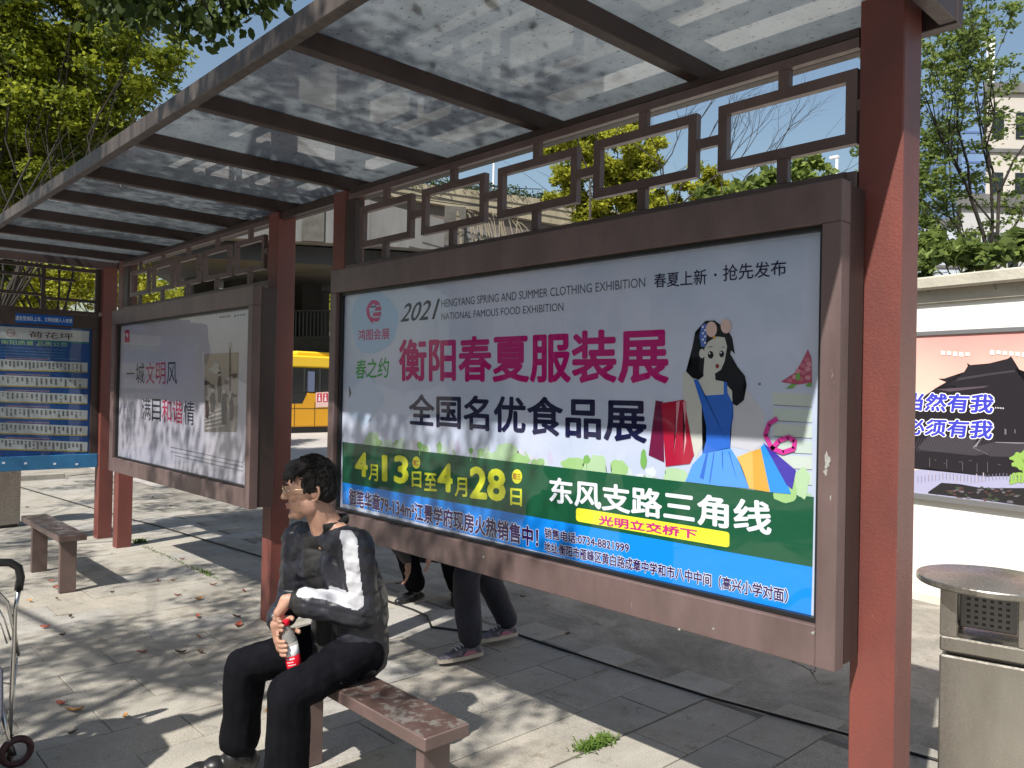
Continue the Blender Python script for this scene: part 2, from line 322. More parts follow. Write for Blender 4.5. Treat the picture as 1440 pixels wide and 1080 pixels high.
# roof perimeter
XR, XL = -.86, -9.0
box('front_fascia', XL, XR, 1.265, 1.31, ZR, 2.842, FASC, sh, .003)
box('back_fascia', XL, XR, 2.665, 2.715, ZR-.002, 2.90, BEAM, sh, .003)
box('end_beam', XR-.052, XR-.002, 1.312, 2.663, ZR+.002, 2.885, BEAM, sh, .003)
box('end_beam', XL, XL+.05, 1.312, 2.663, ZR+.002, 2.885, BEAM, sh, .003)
rx = [-1.735-.795*k for k in range(9)]
rx = [-1.735, -2.56, -3.416, -4.16, -5.03, -5.80, -6.62, -7.45, -8.25]
for x in rx:
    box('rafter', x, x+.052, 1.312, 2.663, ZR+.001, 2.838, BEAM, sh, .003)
for a, b_ in zip([XL+.05]+rx[::-1][:], rx[::-1]+[XR-.05]):
    a2 = a+.0 if a != XL+.05 else a
    box('roof_pane', a+.028, b_+.024, 1.30, 2.664, 2.8405, 2.8485, ROOFGLASS, sh, 0)
box('frame_rail', -4.09, -1.088, YP+.002, YP+.042, 2.736, ZR-.001, BEAM, sh, .002)
box('frame_rail', -4.09, -1.088, YP-.002, YP+.030, 2.700, 2.733, BROWN, sh, .002)
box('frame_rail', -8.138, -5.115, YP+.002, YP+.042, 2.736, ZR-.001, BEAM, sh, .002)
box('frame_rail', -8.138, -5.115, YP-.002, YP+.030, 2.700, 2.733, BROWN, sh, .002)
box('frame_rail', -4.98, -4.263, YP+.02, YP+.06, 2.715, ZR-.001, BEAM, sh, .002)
def lattice(x0, x1, n_, plane=None):
    pitch = (x1-x0)/n_; bw = .036; g = .092
    for k in range(n_):
        a = x0+k*pitch+g*.5; c = a+pitch-g; y0, y1 = YP+.0, YP+.03
        z0, z1 = 2.398, 2.636; mx_ = (a+c)/2
        b = bmesh.new()
        bx(b, a, c, y0, y1, z1-bw, z1); bx(b, a, c, y0, y1, z0, z0+bw); bx(b, a, a+bw, y0+.0006, y1-.0006, z0+bw, z1-bw); bx(b, c-bw, c, y0+.0006, y1-.0006, z0+bw, z1-bw)
        obj('lattice_box', b, BROWN, sh)
        box('lattice_bar', mx_-.02, mx_+.02, y0+.002, y1-.002, z1, 2.70, BROWN, sh, .001)
        box('lattice_bar', mx_-.02, mx_+.02, y0+.002, y1-.002, 2.315, z0, BROWN, sh, .001)
        if k < n_-1: box('lattice_bar', c, c+g, y0+.002, y1-.002, 2.50, 2.536, BROWN, sh, .001)
    box('lattice_bar', x1-g*.5, x1, YP+.002, YP+.028, 2.50, 2.536, BROWN, sh, .001)
lattice(-4.012, -1.046, 5); lattice(-7.98, -5.13, 5)
box('lattice_stile', -1.12, -1.0875, YP-.004, YP+.034, .80, 2.31, BROWN, sh, .002)
box('lattice_stile', -4.122, -4.02, YP+.002, YP+.06, 2.30, 2.698, BEAM, sh, .002)
box('lattice_stile', -8.138, -8.0, YP+.002, YP+.04, 2.30, 2.698, BEAM, sh, .002)
box('lattice_rail', -4.12, -1.122, YP+.001, YP+.05, 2.272, 2.314, BROWN, sh, .002)
box('lattice_rail', -8.138, -4.985+.0, YP+.001, YP+.05, 2.272, 2.314, BROWN, sh, .002)

for k, (u, v, L_) in enumerate(((607, 87, .085), (748, 31, .09), (766, 59, .045), (690, 0, .12), (604, 167, .07), (663, 171, .04), (455, 232, .06), (615, 34, .07), (500, 230, .05), (345, 262, .07), (585, 8, .1), (560, 214, .05), (716, 12, .04), (665, 13, .05))):
    q = onZ(u, v, 2.853); b = bmesh.new(); a = random.uniform(-.4, .4)+2.3; d = Vector((math.cos(a), math.sin(a), 0)); s_ = Vector((-d.y, d.x, 0)); W_ = L_*.28
    vs = [q-d*L_*.5, q-d*L_*.15+s_*W_*.5, q+d*L_*.2+s_*W_*.5, q+d*L_*.5, q+d*L_*.15-s_*W_*.5, q-d*L_*.2-s_*W_*.5]; f = poly(b, [p+Vector((0, 0, .004*(i % 2))) for i, p in enumerate(vs)])
    tag(obj('fallen_leaf', b, LC[2][0]), '%s dark leaf lying on the shelter roof glass' % ('large' if L_ > .075 else 'small'), 'leaf', '%s leaves lying on the roof glass' % ('large' if L_ > .075 else 'small'))
# ------------------------------------------------------------------ print helpers
pm = {}
def ink(name, c, rough=.35):
    if name not in pm: pm[name] = mat('print_'+name, c, rough, spec=.08)
    return pm[name]
class Plane:
    """maps photo pixels onto a real plane; lift = distance in front of it"""
    def __init__(s, p0, nrm): s.p0 = Vector(p0); s.n = Vector(nrm).normalized()
    def at(s, u, v, lift=0):
        d = ray(u, v); p = s.p0+s.n*lift; t = (p-CAM).dot(s.n)/d.dot(s.n); return CAM+d*t
def shape(pl, pts, material, parent, lift, name='print_shape'):
    b = bmesh.new(); f = poly(b, [pl.at(u, v, lift) for u, v in pts])
    bmesh.ops.triangulate(b, faces=[f]); return obj(name, b, material, parent)
def blob(pl, c, rx_, ry_, material, parent, lift, wob=0, n_=24, name='print_shape', seed=0):
    rr = random.Random(seed)
    ph = [rr.uniform(0, 6.28) for _ in range(4)]
    pts = []
    for k in range(n_):
        a = 2*math.pi*k/n_; w_ = 1+wob*(math.sin(3*a+ph[0])+.7*math.sin(5*a+ph[1])+.5*math.sin(8*a+ph[2]))
        pts.append((c[0]+rx_*w_*math.cos(a), c[1]+ry_*w_*math.sin(a)))
    return shape(pl, pts, material, parent, lift, name)
dg = None
def text(s, pl, q, material, parent, lift, weight=0., shear=0, name='lettering', outline=None, ow=.02):
    """q = (uL, vTopL, vBotL, uR, vTopR, vBotR) in photo pixels; ink box mapped bilinearly"""
    cu = bpy.data.curves.new('t', 'FONT'); cu.body = s; cu.shear = shear; cu.fill_mode = 'FRONT'; cu.resolution_u = 3; cu.size = 1
    o = bpy.data.objects.new('t', cu); COL.objects.link(o); bpy.context.view_layer.update()
    me0 = bpy.data.meshes.new_from_object(o.evaluated_get(bpy.context.evaluated_depsgraph_get()))
    bpy.data.objects.remove(o); bpy.data.curves.remove(cu)
    co = [v.co.copy() for v in me0.vertices]; weight = max(0, weight)
    x0 = min(c.x for c in co)-weight; x1 = max(c.x for c in co)+weight; y0 = min(c.y for c in co)-weight; y1 = max(c.y for c in co)+weight
    A, B_, C_, D = pl.at(q[0], q[1]), pl.at(q[0], q[2]), pl.at(q[3], q[4]), pl.at(q[3], q[5]); Mi = base(parent).inverted()
    fs = [tuple(p.vertices) for p in me0.polygons]
    def build(nm, rad, n_, lf, material):
        """strokes are thickened by laying shifted copies of the glyphs, each a hair in front of the last"""
        sh_ = [(0, 0)]+([(rad*math.cos(2*math.pi*k/n_), rad*math.sin(2*math.pi*k/n_)) for k in range(n_)] if rad > 0 else [])
        V = []; Fc = []
        for i, (dx, dy) in enumerate(sh_):
            o_ = len(V)
            for c in co:
                s_ = (c.x+dx-x0)/(x1-x0); t_ = (c.y+dy-y0)/(y1-y0)
                V.append(Mi @ ((B_*(1-t_)+A*t_)*(1-s_)+(D*(1-t_)+C_*t_)*s_+pl.n*(lf+i*.00003)))
            Fc += [tuple(k+o_ for k in f) for f in fs]
        me = bpy.data.meshes.new(nm); me.from_pydata(V, [], Fc); return link(nm, me, material, parent)
    if outline is not None: build(name+'_outline', weight+ow, 12, lift-.0007, outline)
    o = build(name, weight, 8 if weight > .014 else 4, lift, material); bpy.data.meshes.remove(me0); return o
# ------------------------------------------------------------------ billboards
P_NAVY = ink('navy', (.012, .012, .05)); P_MAG = ink('magenta', (.50, .008, .16)); P_GREY = ink('grey', (.12, .12, .14))
P_GREEN = ink('deep_green', (.012, .095, .042)); P_LIME = ink('lime', (.80, .80, .04)); P_WHITE = ink('white', (.82, .82, .84))
P_BLUE = ink('sky_blue', (.008, .27, .85)); P_PURP = ink('purple', (.035, .008, .10)); P_DBLUE = ink('dark_blue', (.03, .04, .32))
P_SKIN = ink('cream', (.62, .60, .52)); P_HAIR = ink('black', (.008, .008, .01)); P_DRESS = ink('dress_blue', (.035, .15, .58)); P_SKIRT = ink('skirt_blue', (.10, .33, .82))
P_RED = ink('crimson', (.42, .012, .04)); P_RED2 = ink('dark_crimson', (.16, .012, .05)); P_PINK = ink('pink', (.72, .30, .34)); P_ORA = ink('ochre', (.72, .38, .06)); P_ORA2 = ink('amber', (.80, .48, .12))
P_VIO = ink('violet', (.06, .04, .36)); P_PALEG = ink('pale_green', (.36, .56, .22)); P_PALEG2 = ink('leaf_green', (.20, .42, .10)); P_PEACH = ink('peach', (.74, .50, .42)); P_TXG = ink('text_green', (.05, .36, .09))
P_HALO = ink('pale_blue', (.42, .56, .74)); P_STEP = ink('pale_stone', (.62, .64, .56)); P_LINE = ink('line_grey', (.22, .22, .20))
def poster_mat(name, c, v, spots=None):
    m = mat(name, c, .30, spec=.1, var=v, vscale=1.6, stretch=(1, 1, 1.6)); return m
def billboard(name, label, x0, x1, pmat, ix0, ix1):
    t = thing(name, label, 'billboard', ((x0+x1)/2, 2.36, 0))
    yf = 2.2988; yb = 2.358; z0, z1 = .790, 2.243; iz0, iz1 = .913, 2.117
    box('frame_rail', x0, x1, yf, yb, iz1, z1, BROWN, t, .003)
    box('frame_rail', x0, ix1-.0005, yf, yb, z0, iz0, BROWN, t, .003)
    box('frame_stile', ix1, x1, yf-.0005, yb, z0-.0005, iz1-.0005, BROWN, t, .003)
    box('frame_stile', x0, ix0, yf-.0005, yb, iz0+.0005, iz1-.0005, BROWN, t, .003)
    box('backing', x0+.006, x1-.006, yb+.001, 2.470, z0+.004, z1-.004, BEAM, t, .003)
    b = bmesh.new(); w_ = .016
    for q in ((ix0+.001, ix0+w_, iz0+.001, iz1-.001), (ix1-w_, ix1-.001, iz0+.001, iz1-.001), (ix0+w_, ix1-w_, iz0+.001, iz0+w_), (ix0+w_, ix1-w_, iz1-w_, iz1-.001)):
        bx(b, q[0], q[1], 2.322, 2.350, q[2], q[3])
    obj('gasket', b, GASKET, t)
    b = bmesh.new(); bx(b, ix0+.004, ix1-.004, 2.345, 2.3565, iz0+.004, iz1-.004); p = obj('poster', b, pmat, t)
    b = bmesh.new(); poly(b, [(ix0+w_, 2.333, iz0+w_), (ix1-w_, 2.333, iz0+w_), (ix1-w_, 2.333, iz1-w_), (ix0+w_, 2.333, iz1-w_)]); obj('glass_pane', b, PANE, t)
    return t, p
POST1 = mat('poster_lavender_white', (.50, .56, .68), .3, var=(.68, .68, .78), vscale=1.3)
bb, po = billboard('billboard', 'big lit billboard advertising a clothing exhibition between two red posts', -3.9485, -1.0455, POST1, -3.885, -1.106)
PL = Plane((0, 2.345, 0), (0, -1, 0))
L1, L2, L3, L4 = .0010, .0020, .0030, .0040
# bands
zL, zR = -3.868, -1.123
shape(PL, [(481.5, 621.4), (1144.5, 698.9), (1142.5, 797.6), (481.5, 678.2)], P_GREEN, po, L1, 'print_band')
shape(PL, [(481.5, 678.2), (1142.5, 797.6), (1140.5, 869), (481.5, 708)], P_BLUE, po, L1, 'print_band')
# pale halo and logo
blob(PL, (526, 452), 33, 46, P_HALO, po, .0004, .05, seed=3)
blob(PL, (512, 560), 24, 36, ink('pale_blue_b', (.52, .60, .72)), po, .0004, .12, seed=4)
blob(PL, (526, 438), 10.5, 16.5, P_MAG, po, L1, .03, seed=5)
for k in range(4):
    v = 431+k*7
    shape(PL, [(521+k, v), (536, v-2.5+k), (536.5, v-1+k), (522+k, v+2)], P_HALO, po, L2)
shape(PL, [(519, 434), (525, 427), (529, 431), (524, 444), (521, 446)], P_HALO, po, L2)
text('鸿图会展', PL, (503.7, 464, 479, 548, 461, 477), P_MAG, po, L1, .012)
text('春之约', PL, (500, 506, 533, 547.5, 502, 531), P_TXG, po, L1, .012, .15)
def swash(ch, x0, x1, yt0, yb0, yt1, yb1): text(ch, PL, (x0, yt0, yb0, x1, yt1, yb1), P_NAVY, po, L1, .008, .45)
text('2021', PL, (563, 428, 453, 619, 419.5, 448.5), P_NAVY, po, L1, .010, .42)
text('HENGYANG SPRING AND SUMMER CLOTHING EXHIBITION', PL, (621, 421.5, 432.5, 907.5, 390, 403.5), P_GREY, po, L1, -.012)
text('NATIONAL FAMOUS FOOD EXHIBITION', PL, (621, 440.5, 450, 792.5, 425.5, 437), P_GREY, po, L1, -.012)
text('衡阳春夏服装展', PL, (561, 477.5, 536.5, 941, 459, 540), P_MAG, po, L1, .027)
text('全国名优食品展', PL, (575, 554, 598, 910, 560, 624), P_NAVY, po, L1, .024)
text('春夏上新', PL, (920, 385, 405, 994, 378, 400), P_NAVY, po, L1, .008)
text('抢先发布', PL, (1017, 373, 396, 1106, 365, 387), P_NAVY, po, L1, .008)
blob(PL, (1006, 386.5), 1.8, 1.9, P_NAVY, po, L1)
# dates
text('4', PL, (499.5, 635, 669, 517.5, 636.5, 671.5), P_LIME, po, L2, .034)
text('月', PL, (519, 652, 675, 532, 653.5, 677.5), P_LIME, po, L2, .02)
text('13', PL, (537.5, 639, 677, 575, 641, 681.5), P_LIME, po, L2, .034)
text('日', PL, (579.5, 663, 684.5, 593, 663, 686), P_LIME, po, L2, .02)
text('至', PL, (597, 664.5, 690, 614.5, 666, 691), P_LIME, po, L2, .02)
text('4', PL, (615.5, 650, 691, 637, 652, 693), P_LIME, po, L2, .034)
text('月', PL, (640, 671, 698, 657.5, 672, 699), P_LIME, po, L2, .02)
text('28', PL, (661, 655, 701, 711.5, 660, 706), P_LIME, po, L2, .034)
text('日', PL, (718, 686, 710, 734.5, 687.5, 712.5), P_LIME, po, L2, .02)
blob(PL, (585.5, 650.5), 5.4, 8.6, P_LIME, po, L2); text('周二', PL, (581, 647, 654.5, 590.5, 647.5, 655.5), ink('ochre_red', (.55, .10, .03)), po, L3, .01)
blob(PL, (727, 670), 7.2, 10.2, P_LIME, po, L2); text('周三', PL, (721.5, 665.5, 674, 733, 666.5, 675), ink('ochre_red', (.5, .1, .03)), po, L3, .01)
text('东风支路三角线', PL, (773, 670, 706.5, 1085.5, 705.5, 753.5), P_WHITE, po, L2, .026)
def pill(a, b_, material, lf):
    (u0, t0, m0), (u1, t1, m1) = a, b_; r_ = 4
    pts = [(u0, t0+r_), (u0+1, t0+1), (u0+r_, t0+.3), (u1-r_, t1-.6), (u1-1, t1+.8), (u1, t1+r_), (u1, m1-r_), (u1-1, m1-1), (u1-r_, m1), (u0+r_, m0+.5), (u0+1, m0-1), (u0, m0-r_)]
    shape(PL, pts, material, po, lf, 'print_band')
pill((810, 714, 733), (1025.7, 748.5, 769.5), ink('yellow', (.88, .84, .05)), L2)
text('光明立交桥下', PL, (842.6, 723.5, 737.5, 981, 744.5, 758.5), ink('magenta_b', (.62, .03, .22)), po, L3, .028)
text('御笔华章79-134m²江景学府现房火热销售中！', PL, (491, 686, 711, 757.5, 742, 771), P_PURP, po, L2, .03, outline=P_WHITE, ow=.032)
text('销售电话:0734-8821999', PL, (766, 741.5, 756.5, 885, 763, 778), P_PURP, po, L2, .022, outline=P_WHITE, ow=.045)
text('地址:衡阳市雁峰区黄白路成章中学和市八中中间（高兴小学对面）', PL, (766, 760.5, 776, 1108.5, 828, 848.5), P_PURP, po, L2, .022, outline=P_WHITE, ow=.045)
# little hedge along the green band
for i, (u, v, a, b_) in enumerate(((521, 622, 8, 12), (596, 633, 6, 6), (712, 642, 20, 16), (730, 650, 14, 10), (690, 645, 12, 7), (806, 655, 16, 10), (838, 660, 16, 18), (870, 662, 12, 14), (950, 672, 18, 12), (1105, 690, 22, 18), (1128, 680, 10, 22))):
    blob(PL, (u, v-2), a, b_, P_PALEG if i % 2 else ink('mist_green', (.46, .62, .36)), po, .0005+.00006*i, .10, seed=i)
for i, (u, v, a, b_) in enumerate(((590, 626, 3.5, 5), (905, 646, 4.5, 14), (825, 646, 5, 6), (662, 634, 3, 4))):
    blob(PL, (u, v), a, b_, P_PALEG2, po, .0013+.00006*i, .06, seed=i+30)
    shape(PL, [(u-.4, v), (u+.4, v), (u+.5, v+14), (u-.5, v+14)], P_PALEG2, po, .0016)
rg = random.Random(8)
MISTS = [ink('mist_%d' % k, c) for k, c in enumerate(((.42, .58, .34), (.50, .64, .42), (.56, .66, .52), (.60, .66, .62), (.66, .60, .66), (.70, .72, .74), (.34, .52, .22)))]
for i in range(74):
    u = 488+rg.random()*652; vb = 622+(u-486)*.1168; h_ = rg.uniform(3, 17); w_ = rg.uniform(3, 10)
    if 925 < u < 1095: h_ *= .6
    blob(PL, (u, vb-h_*.35), w_, h_*.75, MISTS[rg.randrange(7)], po, .00012+.000004*i, .16, 18, seed=i+90)
for u0 in (540, 640, 770): shape(PL, [(u0, 622+(u0-486)*.117-18), (u0+4, 622+(u0-486)*.117-22), (u0+9, 622+(u0-486)*.117-4), (u0+1, 622+(u0-486)*.117-3)], ink('faint_violet', (.60, .55, .68)), po, .0003)
# stone steps at right and cake of flowers
for k in range(6):
    v = 552+k*22; shape(PL, [(1085+2*k % 5, v), (1142, v+2), (1142, v+20), (1086, v+17)], ink('stone_%d' % (k % 2), (.60-.03*(k % 2), .64, .56)), po, .0003)
    shape(PL, [(1088, v+17), (1142, v+20), (1142, v+20.8), (1088, v+18)], P_LINE, po, .0009)
shape(PL, [(1098, 537), (1108, 531), (1118, 524), (1126, 511), (1136, 491), (1141, 503), (1142, 538), (1120, 541)], ink('rose', (.50, .10, .16)), po, L1)
for i, (u, v) in enumerate(((1110, 535), (1118, 530), (1126, 533), (1122, 522), (1130, 524), (1136, 531), (1129, 514), (1136, 519), (1135, 506), (1138, 512))): blob(PL, (u, v), 4.2, 3.4, ink('rose_light', (.70, .30, .34)) if i % 2 else ink('rose_mid', (.60, .18, .24)), po, L2+.00008*i, .06, 12, seed=i)
for p in ([(1105, 546), (1113, 540), (1121, 540), (1114, 546)], [(1132, 543), (1138, 538), (1142, 539), (1140, 544)], [(1118, 528), (1124, 524), (1126, 532), (1121, 536)]): shape(PL, p, P_PALEG2, po, .0031)
# the woman : zoom window (940,420) scale 3.859
def G(*q): return [(940+x/3.859, 420+y/3.859) for x, y in q]
shape(PL, G((78, 400), (118, 398), (150, 430), (190, 560), (205, 700), (205, 770), (170, 830), (150, 866), (130, 820), (95, 620), (78, 520)), P_SKIN, po, L1)
shape(PL, G((185, 360), (330, 350), (345, 470), (352, 570), (300, 800), (205, 770), (150, 440)), P_SKIN, po, L1+.0001)
shape(PL, G((345, 500), (420, 480), (520, 620), (520, 780), (460, 830), (330, 800)), ink('faint_skin', (.60, .58, .60)), po, .0006)
hair = G((200, 120), (250, 118), (320, 170), (345, 210), (352, 250), (360, 300), (340, 280), (335, 300), (375, 370), (415, 420), (424, 470), (410, 550), (370, 582), (348, 570), (345, 500), (300, 450), (250, 440), (240, 380), (200, 380), (190, 420), (165, 440), (130, 430), (95, 395), (120, 365), (105, 358), (125, 330), (130, 260), (145, 180))
shape(PL, hair, P_HAIR, po, L2)
shape(PL, G((195, 270), (215, 235), (260, 205), (305, 210), (318, 260), (305, 340), (285, 385), (255, 405), (225, 385), (195, 340)), P_SKIN, po, L2+.0004)
shape(PL, G((195, 335), (250, 385), (255, 440), (195, 470), (190, 400)), P_SKIN, po, L2+.0003)
shape(PL, G((178, 430), (330, 440), (330, 540), (190, 540)), P_SKIN, po, L1+.0004)
blob(PL, G((182, 298))[0], 4, 6.5, P_SKIN, po, L2+.0005)
blob(PL, G((229, 305))[0], 4.0, 5.4, P_HAIR, po, L3); blob(PL, G((289, 300))[0], 3.4, 4.9, P_HAIR, po, L3)
blob(PL, G((223, 297))[0], 1.1, 1.4, P_WHITE, po, L4); blob(PL, G((285, 292))[0], 1.0, 1.3, P_WHITE, po, L4)
blob(PL, G((265, 366))[0], 2.6, 3, ink('lip', (.25, .03, .03)), po, L3)
shape(PL, G((208, 268), (230, 258), (248, 262), (230, 263)), P_HAIR, po, L3); shape(PL, G((284, 264), (300, 260), (308, 266), (298, 265)), P_HAIR, po, L3)
shape(PL, G((180, 140), (205, 135), (210, 185), (200, 260), (178, 262), (168, 200)), ink('ribbon_blue', (.10, .17, .48)), po, L3)
for k in range(6): shape(PL, G((182+(k % 2)*12, 150+k*17), (192+(k % 2)*12, 148+k*17), (192+(k % 2)*12, 158+k*17), (182+(k % 2)*12, 160+k*17)), P_WHITE, po, L4)
blob(PL, G((233, 166))[0], 7.8, 11, P_PEACH, po, L4); blob(PL, G((312, 150))[0], 7.4, 10, P_PEACH, po, L4); blob(PL, G((249, 212))[0], 2, 2.2, P_ORA, po, L4)
shape(PL, G((136, 438), (160, 440), (195, 526), (300, 520), (300, 450), (318, 455), (320, 510), (350, 570), (352, 640), (335, 730), (335, 812), (185, 842), (182, 800), (205, 770), (205, 690), (180, 580)), P_DRESS, po, L2+.0002)
shape(PL, G((185, 842), (335, 808), (380, 880), (438, 1030), (270, 1015), (92, 992), (130, 900)), P_SKIRT, po, L2+.0002)
for p in (((205, 840), (215, 836), (190, 980), (170, 970)), ((245, 835), (250, 834), (226, 1000), (220, 996)), ((290, 830), (296, 830), (296, 935), (290, 900)), ((325, 830), (331, 830), (372, 985), (360, 950))): shape(PL, G(*p), P_DRESS, po, L3)
# bags
shape(PL, [(922, 563), (932, 565), (934, 650), (912, 640)], P_RED2, po, L2); shape(PL, [(930, 567), (962, 562), (976, 640), (970, 652), (936, 656)], P_RED, po, L2+.0003)
for a in (0, 9): shape(PL, [(951+a, 565), (956+a, 564), (947+a*1.6, 640), (950+a*1.7, 620)], P_PINK, po, L3)
shape(PL, G((372, 860), (455, 825), (470, 1030), (440, 1032), (400, 920)), P_ORA2, po, L2); shape(PL, G((455, 828), (500, 812), (550, 1050), (462, 1035)), P_ORA, po, L2+.0002)
shape(PL, G((500, 805), (520, 790), (610, 900), (665, 1060), (552, 1050)), ink('bag_blue', (.03, .28, .72)), po, L2+.0003); shape(PL, G((515, 782), (692, 932), (672, 1034), (640, 1010)), P_VIO, po, L2+.0005)
rb = bmesh.new(); pts_ = G((590, 650), (545, 680), (525, 740), (560, 810), (620, 835), (680, 815), (685, 770), (650, 752), (600, 770), (560, 815))
for (a, b2) in zip(pts_, pts_[1:]):
    A_, B2 = PL.at(*a, L4), PL.at(*b2, L4); d_ = (B2-A_).normalized(); s_ = Vector((-d_.z, 0, d_.x))*.0075
    poly(rb, [A_-s_, A_+s_, B2+s_+d_*.003, B2-s_+d_*.003])
obj('print_ribbon', rb, ink('ribbon', (.68, .05, .30)), po)
bird = G((485, 460), (500, 455), (502, 468), (488, 470)); shape(PL, bird, P_LINE, po, L1)

CHIP = mat('bare_primer', (.34, .36, .34), .7, var=(.22, .2, .19), vscale=60)
PF = Plane((0, 2.2986, 0), (0, -1, 0))
blob(PF, (1163, 648), 4, 11, CHIP, bb, .0008, .22, 18, 'paint_chip', 3); blob(PF, (1161, 664), 2.6, 4.5, CHIP, bb, .0008, .25, 14, 'paint_chip', 5)
for (u, v, a, c) in ((1143, 890, 3, 2), (955, 885, 2, 1.5), (1168, 700, 1, 4), (1003, 884, 2, 1.5), (680, 783, 1.5, 2)): blob(PF, (u, v), a, c, CHIP, bb, .0008, .25, 10, 'paint_chip', u)
tg_ = thing('dry_twig', 'small dry black twig caught under the right corner of the big billboard', 'twig', onY(1146, 943, 2.33)); b = bmesh.new()
for ps in (((1113, 930), (1130, 937), (1140, 944), (1148, 957)), ((1148, 936), (1145, 944), (1139, 940), (1142, 946), (1147, 944)), ((1143, 945), (1145, 953), (1151, 960))): tube(b, [onY(u, v, 2.33) for u, v in ps], .0013, 4)
obj('twig', b, BLACK, tg_)
# billboard 2
POST2 = mat('poster_greyish_white', (.42, .39, .425), .3, var=(.54, .50, .54), vscale=.9)
b2, po2 = billboard('billboard', 'smaller looking white billboard about civic harmony, further along the shelter', -7.7978, -4.9163, POST2, -7.705, -4.985)
P_INK = ink('soft_black', (.035, .032, .035)); P_SEAL = ink('seal_red', (.42, .03, .07))
def row(chs, q, cols):
    uL, t0, m0, uR, t1, m1 = q; n_ = len(chs)
    # equal world spacing
    A, D = PL.at(uL, (t0+m0)/2), PL.at(uR, (t1+m1)/2); pit = (D.x-A.x)/(n_-.12)
    zt = (PL.at(uL, t0).z+PL.at(uR, t1).z)/2; zb = (PL.at(uL, m0).z+PL.at(uR, m1).z)/2
    for k, ch in enumerate(chs):
        x0 = A.x+k*pit; x1 = x0+pit*.88
        me = None
        pa = [project((x0, 2.345, zt)), project((x0, 2.345, zb)), project((x1, 2.345, zt)), project((x1, 2.345, zb))]
        if ch == '一':
            zm = (zt+zb)/2; pa = [project((x0, 2.345, zm+.006)), project((x0, 2.345, zm-.006)), project((x1, 2.345, zm+.006)), project((x1, 2.345, zm-.006))]
        text(ch, PL, (pa[0][0], pa[0][1], pa[1][1], pa[2][0], pa[2][1], pa[3][1]), cols[k], po2, L1, .004)
def project(p):
    d = Vector(p)-CAM; z = d.dot(FW); return (720+F_PX*d.dot(RT)/z, 540-F_PX*d.dot(UP)/z)
row('一城文明风', (177.8, 512, 539, 248.6, 508, 541), [P_INK, P_INK, P_SEAL, P_SEAL, P_INK])
row('满目和谐情', (199.8, 561, 591, 273, 562.6, 597), [P_INK, P_INK, P_SEAL, P_SEAL, P_INK])
shape(PL, [(175.5, 464.5), (182, 463.5), (182, 481.5), (175.5, 481.5)], P_SEAL, po2, L1)
shape(PL, [(177, 469), (178.5, 468), (180, 475), (178.8, 474)], P_WHITE, po2, L2)
# framed street picture : plain generic figures on tan
def Q(*q): return [(140+x/3.176, 380+y/3.176) for x, y in q]
shape(PL, Q((468, 375), (622, 366), (612, 722), (468, 722)), ink('tan', (.33, .27, .22)), po2, L1)
shape(PL, Q((470, 640), (618, 600), (612, 722), (468, 722)), ink('tan_dark', (.20, .17, .15)), po2, L2)
for k in range(5): shape(PL, Q((472, 640+k*16), (560, 610+k*20), (560, 616+k*20), (472, 647+k*16)), ink('tan_light', (.44, .40, .36)), po2, L3)
for (x, y, w_, h_, c) in ((505, 590, 12, 45, 'soft_black'), (535, 530, 9, 60, 'brown_ink'), (556, 620, 12, 70, 'soft_black'), (588, 620, 10, 50, 'brown_ink'), (480, 620, 9, 40, 'brown_ink'), (582, 440, 4, 100, 'brown_ink')):
    shape(PL, Q((x-w_, y-h_*.5), (x-w_*.3, y-h_), (x+w_*.6, y-h_*.9), (x+w_, y), (x+w_*.6, y+h_), (x-w_*.7, y+h_)), ink(c, (.06, .04, .04)), po2, L4)
    c_ = Q((x, y-h_-8))[0]; blob(PL, c_, 2.5, 3, ink('tan_light', (.44, .40, .36)), po2, L4)
blob(PL, Q((518, 440))[0], 7, 8, ink('tan_light', (.44, .40, .36)), po2, L4, .2)
for k, (x, y) in enumerate(((500, 520), (480, 505), (560, 560), (598, 560), (570, 500), (600, 470))): blob(PL, Q((x, y))[0], 4, 3, ink('brown_ink', (.06, .04, .04)), po2, L4+.0001*k, .25, seed=k)
def dashes(pl, parent, u0, v0, u1, v1, n_, h_, material, lf, duty=.75, name='small_print'):
    b = bmesh.new()
    for k in range(n_):
        a = k/n_; c = a+duty/n_; ua, ub = u0+(u1-u0)*a, u0+(u1-u0)*c; va, vb = v0+(v1-v0)*a, v0+(v1-v0)*c; hh = h_*random.uniform(.7, 1)
        poly(b, [pl.at(ua, va, lf), pl.at(ub, vb, lf), pl.at(ub, vb+hh, lf), pl.at(ua, va+hh, lf)])
    o = obj(name, b, material, parent); o['kind'] = 'stuff'
PG = ink('print_grey', (.17, .16, .17))
dashes(PL, po2, 309, 445, 325, 443, 4, 3, PG, L1); dashes(PL, po2, 329, 443, 346, 441, 4, 3, PG, L1)
for k in range(3): dashes(PL, po2, 240+6*(k > 1), 628+k*6, 342, 650+k*6, 34, 1.6, PG, L1, .8)

